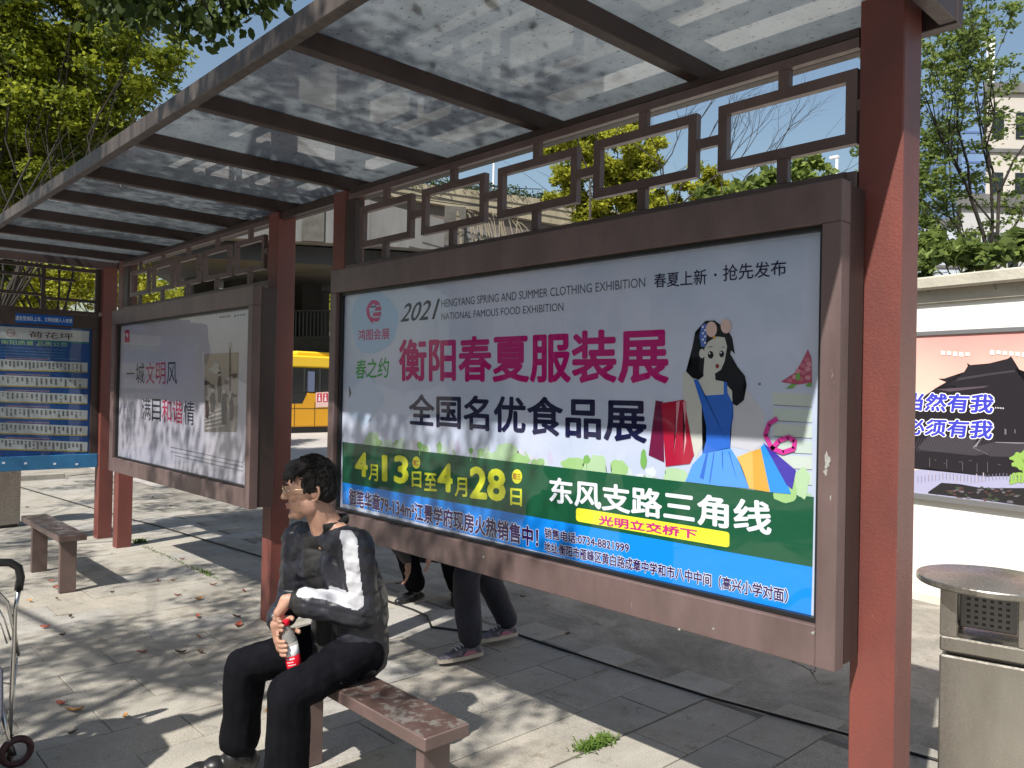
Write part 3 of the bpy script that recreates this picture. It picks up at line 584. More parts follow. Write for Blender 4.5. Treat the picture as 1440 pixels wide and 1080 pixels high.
# route board on the end of the shelter (plane X = -8.8)
XB = -8.8
rb_ = thing('route_board', 'blue and white bus route board on the left end of the shelter', 'sign', (XB, 1.8, 0))
box('frame_rail', XB-.05, XB, 1.15, 2.488, 2.125, 2.262, BEAM, rb_, .003)
box('frame_stile', XB-.05, XB+.0008, 2.412, 2.4895, .80, 2.1248, BEAM, rb_, .003)
box('frame_stile', XB-.05, XB+.0008, 1.08, 1.149, .80, 2.26, BEAM, rb_, .003)
box('blue_panel', XB-.052, XB+.012, 1.15, 2.486, .725, .862, mat('blue_paint', (.03, .16, .33), .4, var=(.02, .12, .27), vscale=9, wear=((.3, .36, .4), 14, .68)), rb_, .003)
b = bmesh.new(); bx(b, XB-.045, XB-.02, 1.15, 2.411, .863, 2.124); pb = obj('poster', b, ink('chart_blue', (.03, .09, .26)), rb_)
b = bmesh.new(); poly(b, [(XB-.008, 1.15, .864), (XB-.008, 2.411, .864), (XB-.008, 2.411, 2.123), (XB-.008, 1.15, 2.123)]); obj('glass_pane', b, PANE, rb_)
PX = Plane((XB-.02, 0, 0), (1, 0, 0)); PXF = Plane((XB, 0, 0), (1, 0, 0))
box('sticker', XB, XB+.002, 1.735, 2.232, 2.145, 2.235, ink('sticker_blue', (.015, .09, .36)), rb_, 0)
text('请自觉排队上车，文明创建人人有责', PXF, (21.5, 443.5, 450.5, 101.5, 448.5, 454.5), ink('sticker_white', (.55, .62, .72)), rb_, .003, .01)
W_ = ink('chart_white', (.50, .52, .50)); K_ = ink('chart_black', (.05, .05, .06)); T_ = ink('chart_teal', (.03, .20, .20))
def Zb(*q): return [(x/4.5, 420+y/4.5) for x, y in q]
shape(PX, Zb((-40, 172), (565, 206), (562, 275), (-40, 250)), W_, pb, L1)
shape(PX, Zb((-40, 252), (562, 277), (562, 286), (-40, 258)), T_, pb, L1)
text('荷花坪', PX, (40, 465.5, 474.5, 103, 469, 477.5), ink('chart_brown', (.10, .04, .03)), pb, L2, .006)
ring = [(68/4.5+6.2*math.cos(a), 420+217/4.5+5.2*math.sin(a)) for a in [k*math.pi/8 for k in range(16)]]
b = bmesh.new()
for k in range(16):
    a_, c_ = ring[k], ring[(k+1) % 16]; f = lambda p, s: PX.at(15.1+(p[0]-15.1)*s, 468.2+(p[1]-468.2)*s, L2)
    poly(b, [f(a_, 1), f(c_, 1), f(c_, .86), f(a_, .86)])
obj('print_emblem', b, ink('emblem_red', (.40, .10, .08)), pb)
shape(PX, [(9, 467.5), (21, 468.2), (21, 469.2), (9, 468.5)], ink('emblem_red', (.4, .1, .08)), pb, L2)
text('衡阳质量 品质公交', PX, (1, 477.5, 484, 95, 482, 488), ink('chart_green', (.35, .55, .30)), pb, L2, .012)
for k in range(4): dashes(PX, pb, -8, 487+k*4.2, 92 if k < 3 else 108, 492+k*4.2, 40, 1.5, ink('chart_pale', (.10, .22, .38)), L2)
for k in range(6):
    y0 = 388+k*102-(k*1.5); a = Zb((-40, y0-8), (555, y0+18), (552, y0+80), (-40, y0+66)); shape(PX, a, W_, pb, L1, 'print_band')
    shape(PX, Zb((-40, y0+58), (552, y0+72), (552, y0+80), (-40, y0+66)), ink('chart_gold', (.40, .33, .10)), pb, L2)
    dashes(PX, pb, 8, 420+(y0-14)/4.5, 70, 420+(y0-6)/4.5, 24, 1.5, ink('chart_pink', (.42, .25, .28)), L2)
    b = bmesh.new(); n_ = random.choice((18, 20, 22))
    for c in range(n_):
        uu = -4+c*(122/n_); vv = 420+(y0+4+26*(uu/124))/4.5; rows = random.choice((3, 4, 5, 6)); 
        for r_ in range(rows):
            v0 = vv+r_*1.75
            if r_ and random.random() < .12: continue
            poly(b, [PX.at(uu, v0, L3), PX.at(uu+2.6, v0+.1, L3), PX.at(uu+2.6, v0+1.2, L3), PX.at(uu, v0+1.1, L3)])
    o = obj('small_print', b, K_, pb); o['kind'] = 'stuff'
# end lattice above the board (belongs to the shelter)
yb0 = 1.15
for (y0, y1, z0, z1) in ((1.30, 2.47, 2.695, 2.73), (1.30, 2.47, 2.265, 2.30)): box('lattice_bar', XB-.04, XB-.005, y0, y1, z0, z1, BEAM, sh, .001)
for (y0, y1, z0, z1) in ((1.95, 1.985, 2.30, 2.695), (1.30, 1.95, 2.60, 2.63), (1.985, 2.25, 2.585, 2.615), (1.30, 1.95, 2.42, 2.45), (1.985, 2.44, 2.39, 2.42), (2.435, 2.485, 2.30, 2.74)): box('lattice_bar', XB-.038, XB-.007, y0, y1, z0, z1, BEAM, sh, .001)
# small plates behind the blue strip marks
for k, u in enumerate((5, 36, 77, 108)):
    q = onX(u, 651+k*.6, XB+.013); box('chip', q.x, q.x+.001, q.y-.012, q.y+.012, q.z-.01, q.z+.01, ink('sticker_white', (.5, .6, .7)), rb_, 0)

# ------------------------------------------------------------------ benches
def bench(x0, x1, label):
    t = thing('bench', label, 'bench', ((x0+x1)/2, 1.72, 0), 'brown metal benches')
    b = bmesh.new(); bx(b, x0, x1, 1.62, 1.815, .388, .4345, None, .004)
    obj('seat', b, [BENCH], t); box('seat_top', x0+.006, x1-.006, 1.626, 1.809, .4348, .4362, SEAT, t, 0)
    for a in (x0+.10 if x1-x0 > 1.5 else x0+.27, x1-.075):
        box('leg', a, a+.045, 1.64, 1.755, 0.001, .3875, BENCH, t, .003)
    return t
bench(-3.31, -2.113, 'brown metal bench the man sits on, in front of the clothing billboard')
bench(-7.822, -6.628, 'empty brown metal bench further left by the route board')
# ------------------------------------------------------------------ bins
def bin_(cx, cy, h, rz, label, lid=True):
    t = thing('litter_bin', label, 'bin', (cx, cy, 0), 'steel litter bins', rz)
    def B(name, x0, x1, y0, y1, z0, z1, m_, bev=.004):
        b = bmesh.new(); bx(b, x0, x1, y0, y1, z0, z1, None, bev); return obj(name, b, m_, t, world=False)
    s = .150; zb = h*.70
    B('body', -s, s, -s, s, .03, zb, STEEL, .006); B('plinth', -s+.015, s-.015, -s+.015, s-.015, 0, .03, BLACK)
    B('recess', -s+.02, s-.02, -s+.02, s-.02, zb, zb+.014, BLACK)
    B('shelf', -s, s, -s, s, zb+.014, zb+.07, STEEL, .006)
    for sx in (-1, 1):
        for sy in (-1, 1):
            B('corner_post', min(sx*s, sx*(s-.055)), max(sx*s, sx*(s-.055)), min(sy*s, sy*(s-.055)), max(sy*s, sy*(s-.055)), zb+.071, h-.028, STEEL, .003)
    # grille box inside with holes (each side), ash tray opening
    g = B('inner_box', -s+.06, s-.06, -s+.06, s-.06, zb+.10, h-.03, mat('grille_dark_steel', (.16, .16, .16), .35, .8))
    b = bmesh.new()
    for i in range(6):
        for j in range(6):
            for sg in (-1, 1):
                x = (-.0625+i*.025); z = zb+.12+j*.022
                bx(b, x-.006, x+.006, sg*(s-.0597), sg*(s-.059), z-.005, z+.005)
                bx(b, sg*(s-.0597), sg*(s-.059), x-.006, x+.006, z-.005, z+.005)
    o = obj('grille_hole', b, BLACK, t, world=False); o['kind'] = 'stuff'
    for sg in (-1, 1):
        b = bmesh.new(); lathe(b, [(.05, 0), (.05, .002)], (0, sg*(s-.026), zb+.0702), 20, 1, .45); obj('ash_opening', b, BLACK, t, world=False)
    b = bmesh.new(); R_ = .25; lathe(b, [(R_-.004, 0), (R_, .004), (R_, .02), (R_-.003, .024), (R_*.6, .034), (R_*.3, .042), (.012, .044)], (0, 0, h-.028), 64)
    obj('lid', b, STEEL, t, smooth=False, world=False)
    return t
q = onZ(1393, 812, .93)
bin_(q.x, q.y, .93, R(12), 'stainless steel litter bin with round lid beside the right red post')
q = onZ(4, 741, 0); bin_(q.x-.05, q.y-.02, .98, R(6), 'stainless steel litter bin behind the route board')

# ------------------------------------------------------------------ shopping cart at the left edge
ct = thing('shopping_trolley', 'chrome two wheeled shopping trolley with black handle and striped bag', 'trolley', (-3.8, .65, 0))
X0 = -3.79
def cz(u, v): return onX(u, v, X0)
h1 = cz(31, 800); 
b = bmesh.new()
up = [cz(12, 1075), cz(17, 960), cz(20, 900), cz(21, 858), cz(27, 828)]
tube(b, up, .009, 8); yo = up[0].y-.34
tube(b, [(p.x, yo-(p.y-up[0].y)*.2, p.z) for p in up], .009, 8)
obj('side_tube', b, CHROME, ct, True)
b = bmesh.new(); a = cz(26, 830); c = cz(29, 812); d = cz(26, 798); e_ = cz(14, 791); f_ = cz(-4, 791); tube(b, [a, c, d, e_, f_, (X0, yo+.06, f_.z), (X0, yo, f_.z-.03), (X0, yo-.01, a.z)], .0165, 10); obj('handle', b, BLACK, ct, True)
b = bmesh.new()
tube(b, [cz(26, 922), cz(18, 880), cz(10, 846), cz(0, 835), (X0+.02, yo+.1, cz(0, 835).z), (X0+.02, yo, cz(20, 880).z)], .007, 8); tube(b, [cz(15, 900), cz(6, 870), cz(-4, 852)], .0035, 6); tube(b, [cz(10, 905), cz(2, 880), cz(-6, 868)], .003, 6)
for k, (u0, v0, u1, v1) in enumerate(((-6, 960, 22, 962), (-6, 995, 20, 998), (-6, 1030, 19, 1034), (-6, 1062, 18, 1066))): tube(b, [cz(u0, v0), cz(u1, v1)], .004, 6)
tube(b, [cz(2, 990), cz(12, 1040), cz(20, 1062)], .011, 8); tube(b, [cz(24, 925), cz(18, 1000), cz(12, 1050)], .004, 6)
obj('basket_frame', b, CHROME, ct, True)
b = bmesh.new(); lo = cz(10, 955); hi = cz(9, 905); N = 14
prof = [(.02, 0), (.14, .01), (.16, .1), (.155, .26), (.13, .31), (.02, .33)]
lathe(b, prof, (X0+.0, lo.y-.17, lo.z-.22), 28, .72, 1.0); 
m_ = mat('striped_bag', (.50, .52, .60), .8); nn = m_.node_tree.nodes; wv = nn.new('ShaderNodeTexWave'); wv.inputs['Scale'].default_value = 16; wv.bands_direction = 'Y'; gg = nn.new('ShaderNodeNewGeometry'); m_.node_tree.links.new(gg.outputs['Position'], wv.inputs['Vector'])
cr = nn.new('ShaderNodeValToRGB'); cr.color_ramp.elements[0].color = (.12, .13, .22, 1); cr.color_ramp.elements[1].color = (.55, .57, .66, 1); m_.node_tree.links.new(wv.outputs['Fac'], cr.inputs[0]); m_.node_tree.links.new(cr.outputs[0], nn['Principled BSDF'].inputs['Base Color'])
obj('bag', b, m_, ct, True)
for dy in (0, -.34):
    c_ = cz(30, 1082); b = bmesh.new(); n_ = 24
    for (ra, rb2, wd, nm, mm) in ((.040, .062, .014, 'tyre', BLACK),):
        prof = []
        vs = []
        for k in range(n_):
            A = 2*math.pi*k/n_; vs.append([b.verts.new((c_.x+s_*wd, c_.y+dy+r_*math.cos(A)-.02, .062+r_*math.sin(A))) for r_, s_ in ((ra, -1), (rb2, -.7), (rb2+.004, 0), (rb2, .7), (ra, 1))])
        for k in range(n_):
            p_, q_ = vs[k], vs[(k+1) % n_]
            for j in range(4): b.faces.new((p_[j], q_[j], q_[j+1], p_[j+1]))
            b.faces.new((p_[4], q_[4], q_[0], p_[0]))
    wh = obj('wheel', b, mat('dark_red_rubber', (.05, .015, .018), .5), ct, True)

# ------------------------------------------------------------------ white wall with landscape board
WO = onZ(1285, 840, 0)
wd_ = (FW*F_PX+RT*(-740)); wd_.z = 0; wd_.normalize(); we = -wd_           # towards the right and the camera
wn = Vector((we.y, -we.x, 0)); 
if wn.dot(CAM-WO) < 0: wn = -wn
WP = Plane(WO, wn)
MW = Matrix((( we.x, -wn.x, 0, WO.x), (we.y, -wn.y, 0, WO.y), (0, 0, 1, 0), (0, 0, 0, 1)))   # local x along, y into the wall
def wbox(name, x0, x1, y0, y1, z0, z1, m_, par, bev=.004):
    b = bmesh.new(); bx(b, x0, x1, y0, y1, z0, z1, None, bev); bmesh.ops.transform(b, matrix=MW, verts=b.verts); return obj(name, b, m_, par)
def wl(u, v, lift=0): p = WP.at(u, v, lift); return (p-WO).dot(we), p.z
wall = thing('garden_wall', 'white rendered wall with weathered concrete coping behind the bin', 'wall', WO)
zt = wl(1294, 389.6)[1]; zc = wl(1294, 411)[1]
wbox('wall_body', -4.0, 5.5, 0, .24, -.02, zc-.10, WHITEW, wall)
wbox('coping', -4.02, 5.52, -.115, .34, zc+.005, zt-.02, COPE, wall, .012)
wbox('coping_shade_band', -4.01, 5.51, -.03, .27, zc-.10, zc+.005, COPE, wall, .004)  # darker band standing in for the shade under the coping
wbox('skirting_stain', -4.0, 5.5, -.012, -.001, -.02, .055, mat('stained_plinth', (.52, .50, .42), .9, var=(.70, .68, .60), vscale=5), wall)
lb = thing('landscape_board', 'large printed board of a dark pagoda at dusk on the white wall', 'sign board', WO+we*.5+Vector((0, 0, 1.3)))
zA = wl(1293, 467)[1]; zB = wl(1288, 700)[1]; xA = -1.6; xB_ = 2.6
for (x0, x1, z0, z1) in ((xA, xB_, zA-.035, zA), (xA, xB_, zB, zB+.045)): wbox('frame_rail', x0, x1, -.045, -.013, z0, z1, ALU, lb)
for (x0, x1) in ((xA, xA+.035), (xB_-.035, xB_)): wbox('frame_stile', x0, x1, -.044, -.013, zB+.0455, zA-.0355, ALU, lb)
# sky print: warm dusk gradient
m_ = bpy.data.materials.new('dusk_print'); m_.use_nodes = True; nn = m_.node_tree.nodes; LL = m_.node_tree.links; g_ = nn.new('ShaderNodeNewGeometry'); sp = nn.new('ShaderNodeSeparateXYZ'); LL.new(g_.outputs['Position'], sp.inputs[0])
mr_ = nn.new('ShaderNodeMapRange'); mr_.inputs[1].default_value = 1.1; mr_.inputs[2].default_value = zA; nz = nn.new('ShaderNodeTexNoise'); nz.inputs['Scale'].default_value = 2.2; LL.new(g_.outputs['Position'], nz.inputs['Vector'])
ad_ = nn.new('ShaderNodeMath'); ad_.operation = 'MULTIPLY_ADD'; ad_.inputs[1].default_value = .5; LL.new(nz.outputs['Fac'], ad_.inputs[0]); sb = nn.new('ShaderNodeMath'); sb.operation = 'SUBTRACT'; sb.inputs[1].default_value = .25; LL.new(sp.outputs['Z'], mr_.inputs[0]); LL.new(mr_.outputs[0], ad_.inputs[2]); LL.new(ad_.outputs[0], sb.inputs[0])
cr = nn.new('ShaderNodeValToRGB'); LL.new(sb.outputs[0], cr.inputs[0]); cr.color_ramp.elements[0].color = (.74, .66, .52, 1); cr.color_ramp.elements[1].color = (.66, .30, .28, 1); e1 = cr.color_ramp.elements.new(.55); e1.color = (.74, .52, .42, 1)
LL.new(cr.outputs[0], nn['Principled BSDF'].inputs['Base Color']); nn['Principled BSDF'].inputs['Roughness'].default_value = .45
wbox('print_sheet', xA+.036, xB_-.036, -.030, -.0135, zB+.046, zA-.036, m_, lb, 0)
WP2 = Plane(WO+wn*.030, wn)
def Wa(*q): return [(1280+x/5.4, 360+y/5.4) for x, y in q]
def Wb(*q): return [(1270+x/5.4, 540+y/5.4) for x, y in q]
P_PAG = ink('pagoda_dark', (.025, .022, .026)); P_PAG2 = ink('pagoda_grey', (.055, .05, .06)); P_LAV = ink('balustrade', (.36, .36, .52)); P_WAT = ink('water_dark', (.03, .028, .03)); P_BT = ink('slogan_blue', (.055, .06, .48)); P_LAV2 = ink('terrace', (.42, .38, .46))
shape(WP2, Wb((60, 660), (180, 640), (330, 650), (500, 690), (640, 710), (820, 680), (1050, 700), (1050, 940), (800, 915), (100, 850), (60, 850)), P_LAV, lb, .0004)
shape(WP2, Wb((190, 820), (290, 750), (430, 760), (600, 790), (800, 790), (1050, 790), (1050, 945), (600, 880), (190, 832)), P_WAT, lb, .0008)
tier = [Wa((0, 1140), (190, 1005), (350, 1000), (345, 985), (300, 968), (212, 932), (260, 930), (370, 905), (410, 880), (437, 835), (432, 812), (455, 828), (600, 815), (740, 780), (765, 762), (775, 775), (795, 850), (830, 910), (900, 940), (1100, 960), (1100, 1300), (0, 1400))]
shape(WP2, tier[0], P_PAG, lb, .0012)
shape(WP2, Wb((60, 300), (330, 230), (660, 250), (1050, 240), (1050, 700), (640, 700), (200, 640), (60, 640)), P_PAG, lb, .0015)
shape(WP2, Wb((115, 480), (150, 440), (200, 385), (560, 400), (530, 480), (640, 530), (540, 545), (300, 520), (120, 500)), P_PAG2, lb, .002)
shape(WP2, Wb((530, 480), (700, 440), (1050, 460), (1050, 560), (660, 550)), P_PAG2, lb, .002)
shape(WP2, Wa((370, 925), (600, 890), (790, 865), (800, 880), (600, 905), (345, 950)), P_PAG2, lb, .002)
shape(WP2, Wa((200, 1012), (600, 985), (560, 1000), (300, 1030)), ink('eave_violet', (.10, .075, .09)), lb, .002)
for x in range(60, 640, 22):   # roof tile lines
    shape(WP2, Wb((x+60, 410), (x+63, 410), (x+20, 515), (x+16, 515)), ink('tile_line', (.085, .075, .09)), lb, .0023)
for k in range(9): 
    x = 190+k*52; shape(WP2, Wb((x, 700-abs(5-k)*9), (x+8, 700-abs(5-k)*9), (x+8, 760-abs(5-k)*7), (x, 760-abs(5-k)*7)), P_LAV2, lb, .0024)
for i, (x, y) in enumerate(((870, 560), (900, 590), (880, 600), (850, 720), (900, 710), (930, 640), (930, 540))): blob(WP2, Wb((x, y))[0], 9, 7, ink('spray_green', (.26, .42, .10)), lb, .0025+.0001*i, .2, seed=i)
for (x, y, w_, h_) in ((770, 340, 14, 45), (845, 345, 8, 30), (420, 590, 26, 3), (500, 580, 22, 3), (720, 610, 20, 3), (240, 575, 12, 4), (310, 600, 8, 4), (640, 590, 3, 80), (200, 560, 3, 70), (330, 570, 3, 70), (450, 590, 3, 70), (560, 600, 3, 70)):
    shape(WP2, Wb((x, y), (x+w_, y+h_*.05), (x+w_, y+h_), (x, y+h_*.95)), ink('faint_window', (.16, .15, .16)), lb, .0026)
for (p0, p1, p2) in (((530, 480), (600, 400), (560, 470)), ((530, 485), (640, 530), (560, 488)), ((700, 440), (1000, 446), (860, 448)), ((215, 932-0), (215, 932), (215, 932))):
    shape(WP2, Wb(p0, p1, (p1[0], p1[1]+4), (p2[0], p2[1]+5), (p0[0], p0[1]+5)), ink('ridge_grey', (.22, .21, .23)), lb, .0027) if p0 != p1 else None
rg = random.Random(3)
for k in range(46):
    x = rg.uniform(230, 900); y = 775+rg.uniform(10, 110)+max(0, (x-600)*.06); blob(WP2, Wb((x, y))[0], rg.uniform(1.5, 5), rg.uniform(.7, 2), ink(('water_a', 'water_b', 'water_c')[k % 3], ((.10, .06, .06), (.06, .08, .05), (.14, .13, .15))[k % 3]), lb, .0027+.00002*k, .3, 10, seed=k)
for k in range(30):
    x = 110+k*27; y = 655+abs(((x-120) % 420)-210)*.12+20; shape(WP2, Wb((x, y), (x+5, y), (x+5, y+48), (x, y+48)), ink('post_grey', (.20, .19, .28)), lb, .0029)
text('当然有我', WP2, (1273, 552, 577, 1398, 554, 581.5), P_BT, lb, .0042, .03, .12, outline=P_WHITE, ow=.045)
text('必须有我', WP2, (1271, 588, 611, 1397, 591, 618), P_BT, lb, .0042, .03, .12, outline=P_WHITE, ow=.045)
text('……', WP2, (1400, 572, 574.5, 1412, 573, 575.5), P_WHITE, lb, .004, .01)
for (a0, a1, c0, c1, nn_) in ((1323, 493, 1366, 496, 5), (1392, 492, 1446, 496, 6)): dashes(WP2, lb, a0, a1, c0, c1, nn_, 7, ink('faded_white', (.80, .72, .66)), .003, .7)
# ------------------------------------------------------------------ people
random.seed(77)
SKIN = mat('skin', (.43, .255, .185), .52, var=(.34, .18, .125), vscale=24, bump=.12, bscale=300, wear=((.28, .14, .095), 60, .66))
HAIR = mat('black_hair', (.008, .007, .007), .5, bump=.8, bscale=260, spec=.25)
JACK = mat('charcoal_satin', (.013, .014, .021), .42, var=(.021, .023, .032), vscale=14, bump=.12, bscale=30)
STRIPE = mat('white_stripe', (.50, .51, .55), .5, bump=.12, bscale=60)
SHIRT = mat('black_shirt', (.008, .008, .009), .8)
TROU = mat('black_trousers', (.004, .0042, .006), .9, var=(.007, .0075, .010), vscale=12, bump=.15, bscale=40, spec=.06)
SHOE = mat('black_shoe', (.012, .012, .013), .4)
def capsule(bm, a, ra, b_, rb):
    a, b_ = Vector(a), Vector(b_); d = b_-a
    for p, r_ in ((a, ra), (b_, rb)): bmesh.ops.create_icosphere(bm, subdivisions=2, radius=r_, matrix=Matrix.Translation(p))
    if d.length > 1e-4: tube(bm, [a, b_], [ra*.99, rb*.99], 14)
def ell(bm, c, rx_, ry_, rz_, M=None):
    X_ = Matrix.Translation(Vector(c)) @ (M or Matrix.Identity(4)) @ Matrix.Diagonal((rx_, ry_, rz_, 1)); bmesh.ops.create_icosphere(bm, subdivisions=3, radius=1, matrix=X_)
def fuse(name, bm, mats, parent, vox, smooth=6, amp=0, fs=18, sf=.5, aniso=(1, 1, 1), pick=None, quilt=0):
    QO, QL = Vector((-2.82, 1.75, .8)), Vector((.97, .22, 0)); me = bpy.data.meshes.new('tmp'); bmesh.ops.recalc_face_normals(bm, faces=bm.faces); bm.to_mesh(me); bm.free()
    o = bpy.data.objects.new('tmp', me); COL.objects.link(o)
    r_ = o.modifiers.new('r', 'REMESH'); r_.mode = 'VOXEL'; r_.voxel_size = vox
    s_ = o.modifiers.new('s', 'SMOOTH'); s_.iterations = smooth; s_.factor = sf
    bpy.context.view_layer.update(); m2 = bpy.data.meshes.new_from_object(o.evaluated_get(bpy.context.evaluated_depsgraph_get()))
    bpy.data.objects.remove(o); bpy.data.meshes.remove(me); m2.name = name
    if amp:
        nr = [v.normal.copy() for v in m2.vertices]
        for v, vn in zip(m2.vertices, nr):
            p = v.co; q = Vector((p.x*aniso[0], p.y*aniso[1], p.z*aniso[2]))*fs; n_ = noise.noise(q)+.5*noise.noise(q*2.1+Vector((5, 2, 1)))
            rdg = 1-abs(noise.noise(q*.7+Vector((9, 1, 4))))*2.2
            if quilt:
                ph = (p.z+.30*abs(((p-QO).dot(QL))))/.085; n_ += quilt*(abs(math.sin(math.pi*ph))**.45-.75)/amp
            v.co = p+vn*amp*(n_*.7+rdg*.5)
    Mi = base(parent).inverted() if parent is not None else Matrix.Identity(4)
    if pick:
        for m_ in (mats): m2.materials.append(m_)
        for f in m2.polygons: f.material_index = pick(f.center, f.normal)
        mats = None
    m2.transform(Mi); m2.polygons.foreach_set('use_smooth', [True]*len(m2.polygons))
    return link(name, m2, mats, parent)
def finger(bm, pts, r0=.0085, r1=.0065):
    n_ = len(pts)-1
    for k in range(n_): capsule(bm, pts[k], r0+(r1-r0)*k/n_, pts[k+1], r0+(r1-r0)*(k+1)/n_)
def arc(c, ax, rad, a0, a1, h, n_=5):
    """points round the axis ax through c"""
    ax = ax.normalized(); ux = Vector((1, 0, 0)); ux = (ux-ax*ux.dot(ax)).normalized(); uy = ax.cross(ux)
    return [c+ax*h+(ux*math.cos(R(a0+(a1-a0)*k/n_))+uy*math.sin(R(a0+(a1-a0)*k/n_)))*rad for k in range(n_+1)]
def relaxed_hand(bm, w_, d, side):
    """open slightly curled hand from the wrist w_ along d; side = direction of the thumb"""
    d = Vector(d).normalized(); s_ = Vector(side); s_ = (s_-d*s_.dot(d)).normalized(); n_ = d.cross(s_); w_ = Vector(w_)
    capsule(bm, w_, .022, w_+d*.04+s_*.015, .022); capsule(bm, w_+d*.03-s_*.02, .018, w_+d*.085-s_*.028, .012); capsule(bm, w_+d*.03+s_*.01, .018, w_+d*.088+s_*.026, .012)
    capsule(bm, w_+d*.085-s_*.026, .012, w_+d*.088+s_*.026, .012)
    for k, L_ in enumerate((.062, .075, .08, .072)):
        o_ = w_+d*.088+s_*(-.028+k*.019); finger(bm, [o_, o_+d*L_*.42+n_*.006, o_+d*L_*.75+n_*.020, o_+d*L_*.95+n_*.036])
    t_ = w_+d*.025+s_*.026; finger(bm, [t_, t_+d*.03+s_*.022, t_+d*.058+s_*.028+n_*.008], .011, .008)
def head_local(bm):
    # x forward, y to the person's left, z up, origin between the ears
    ell(bm, (-.012, 0, .042), .096, .077, .088); ell(bm, (.028, 0, .022), .068, .066, .075); ell(bm, (.040, 0, -.035), .046, .054, .060); ell(bm, (.052, 0, -.072), .030, .036, .030)
    ell(bm, (.012, .046, -.048), .038, .018, .036); ell(bm, (.012, -.046, -.048), .038, .018, .036)        # jaw corners
    ell(bm, (.064, .034, -.008), .020, .018, .018); ell(bm, (.064, -.034, -.008), .020, .018, .018)          # cheekbones
    ell(bm, (.080, .026, .038), .012, .022, .008); ell(bm, (.080, -.026, .038), .012, .022, .008)            # brow
    capsule(bm, (.082, 0, .030), .0085, (.104, 0, -.006), .011); ell(bm, (.095, .010, -.010), .010, .008, .007); ell(bm, (.095, -.010, -.010), .010, .008, .007)
    ell(bm, (.083, 0, -.037), .012, .022, .0075); ell(bm, (.081, 0, -.049), .012, .020, .0075); ell(bm, (.079, 0, -.084), .012, .017, .013)
def put(M, bm): bmesh.ops.transform(bm, matrix=M, verts=bm.verts)
def headM(c, f, tilt=0):
    f = Vector(f).normalized(); l_ = Vector((0, 0, 1)).cross(f).normalized(); u_ = f.cross(l_)
    return Matrix(((f.x, l_.x, u_.x, c[0]), (f.y, l_.y, u_.y, c[1]), (f.z, l_.z, u_.z, c[2]), (0, 0, 0, 1))) @ Matrix.Rotation(tilt, 4, 'Y')
def hair_local(bm, seed=0, fringe=True):
    rr = random.Random(seed)
    ell(bm, (-.022, 0, .052), .096, .080, .087); ell(bm, (-.053, 0, .016), .062, .071, .070); ell(bm, (.022, 0, .104), .070, .064, .036)
    for s_ in (1, -1):
        ell(bm, (-.005, s_*.070, .040), .044, .012, .038); capsule(bm, (.022, s_*.072, .045), .010, (.028, s_*.072, .012), .005)   # temples, sideburn
    if fringe:
        for k in range(15):
            y = -.060+k*.0086; x0 = .062-abs(y)*.35; dz = rr.uniform(-.016, .012)
            capsule(bm, (x0-.02, y, .110), .014, (x0+.030-abs(y)*.15, y*1.05, .085), .0085); capsule(bm, (x0+.030-abs(y)*.15, y*1.05, .085), .0080, (x0+.036-abs(y)*.25, y*1.12+rr.uniform(-.006, .006), .056+dz), .0022)
    for k in range(60):
        a = rr.uniform(0, 6.28); e = rr.uniform(.1, 1.4); d = Vector((math.cos(a)*math.cos(e), math.sin(a)*math.cos(e), math.sin(e)))
        p = Vector((-.02, 0, .055))+Vector((d.x*.094, d.y*.080, d.z*.088)); q = p+Vector((d.x*.006+.018, d.y*.012, -.004+.004*d.z)); capsule(bm, p, .006, q, .002)
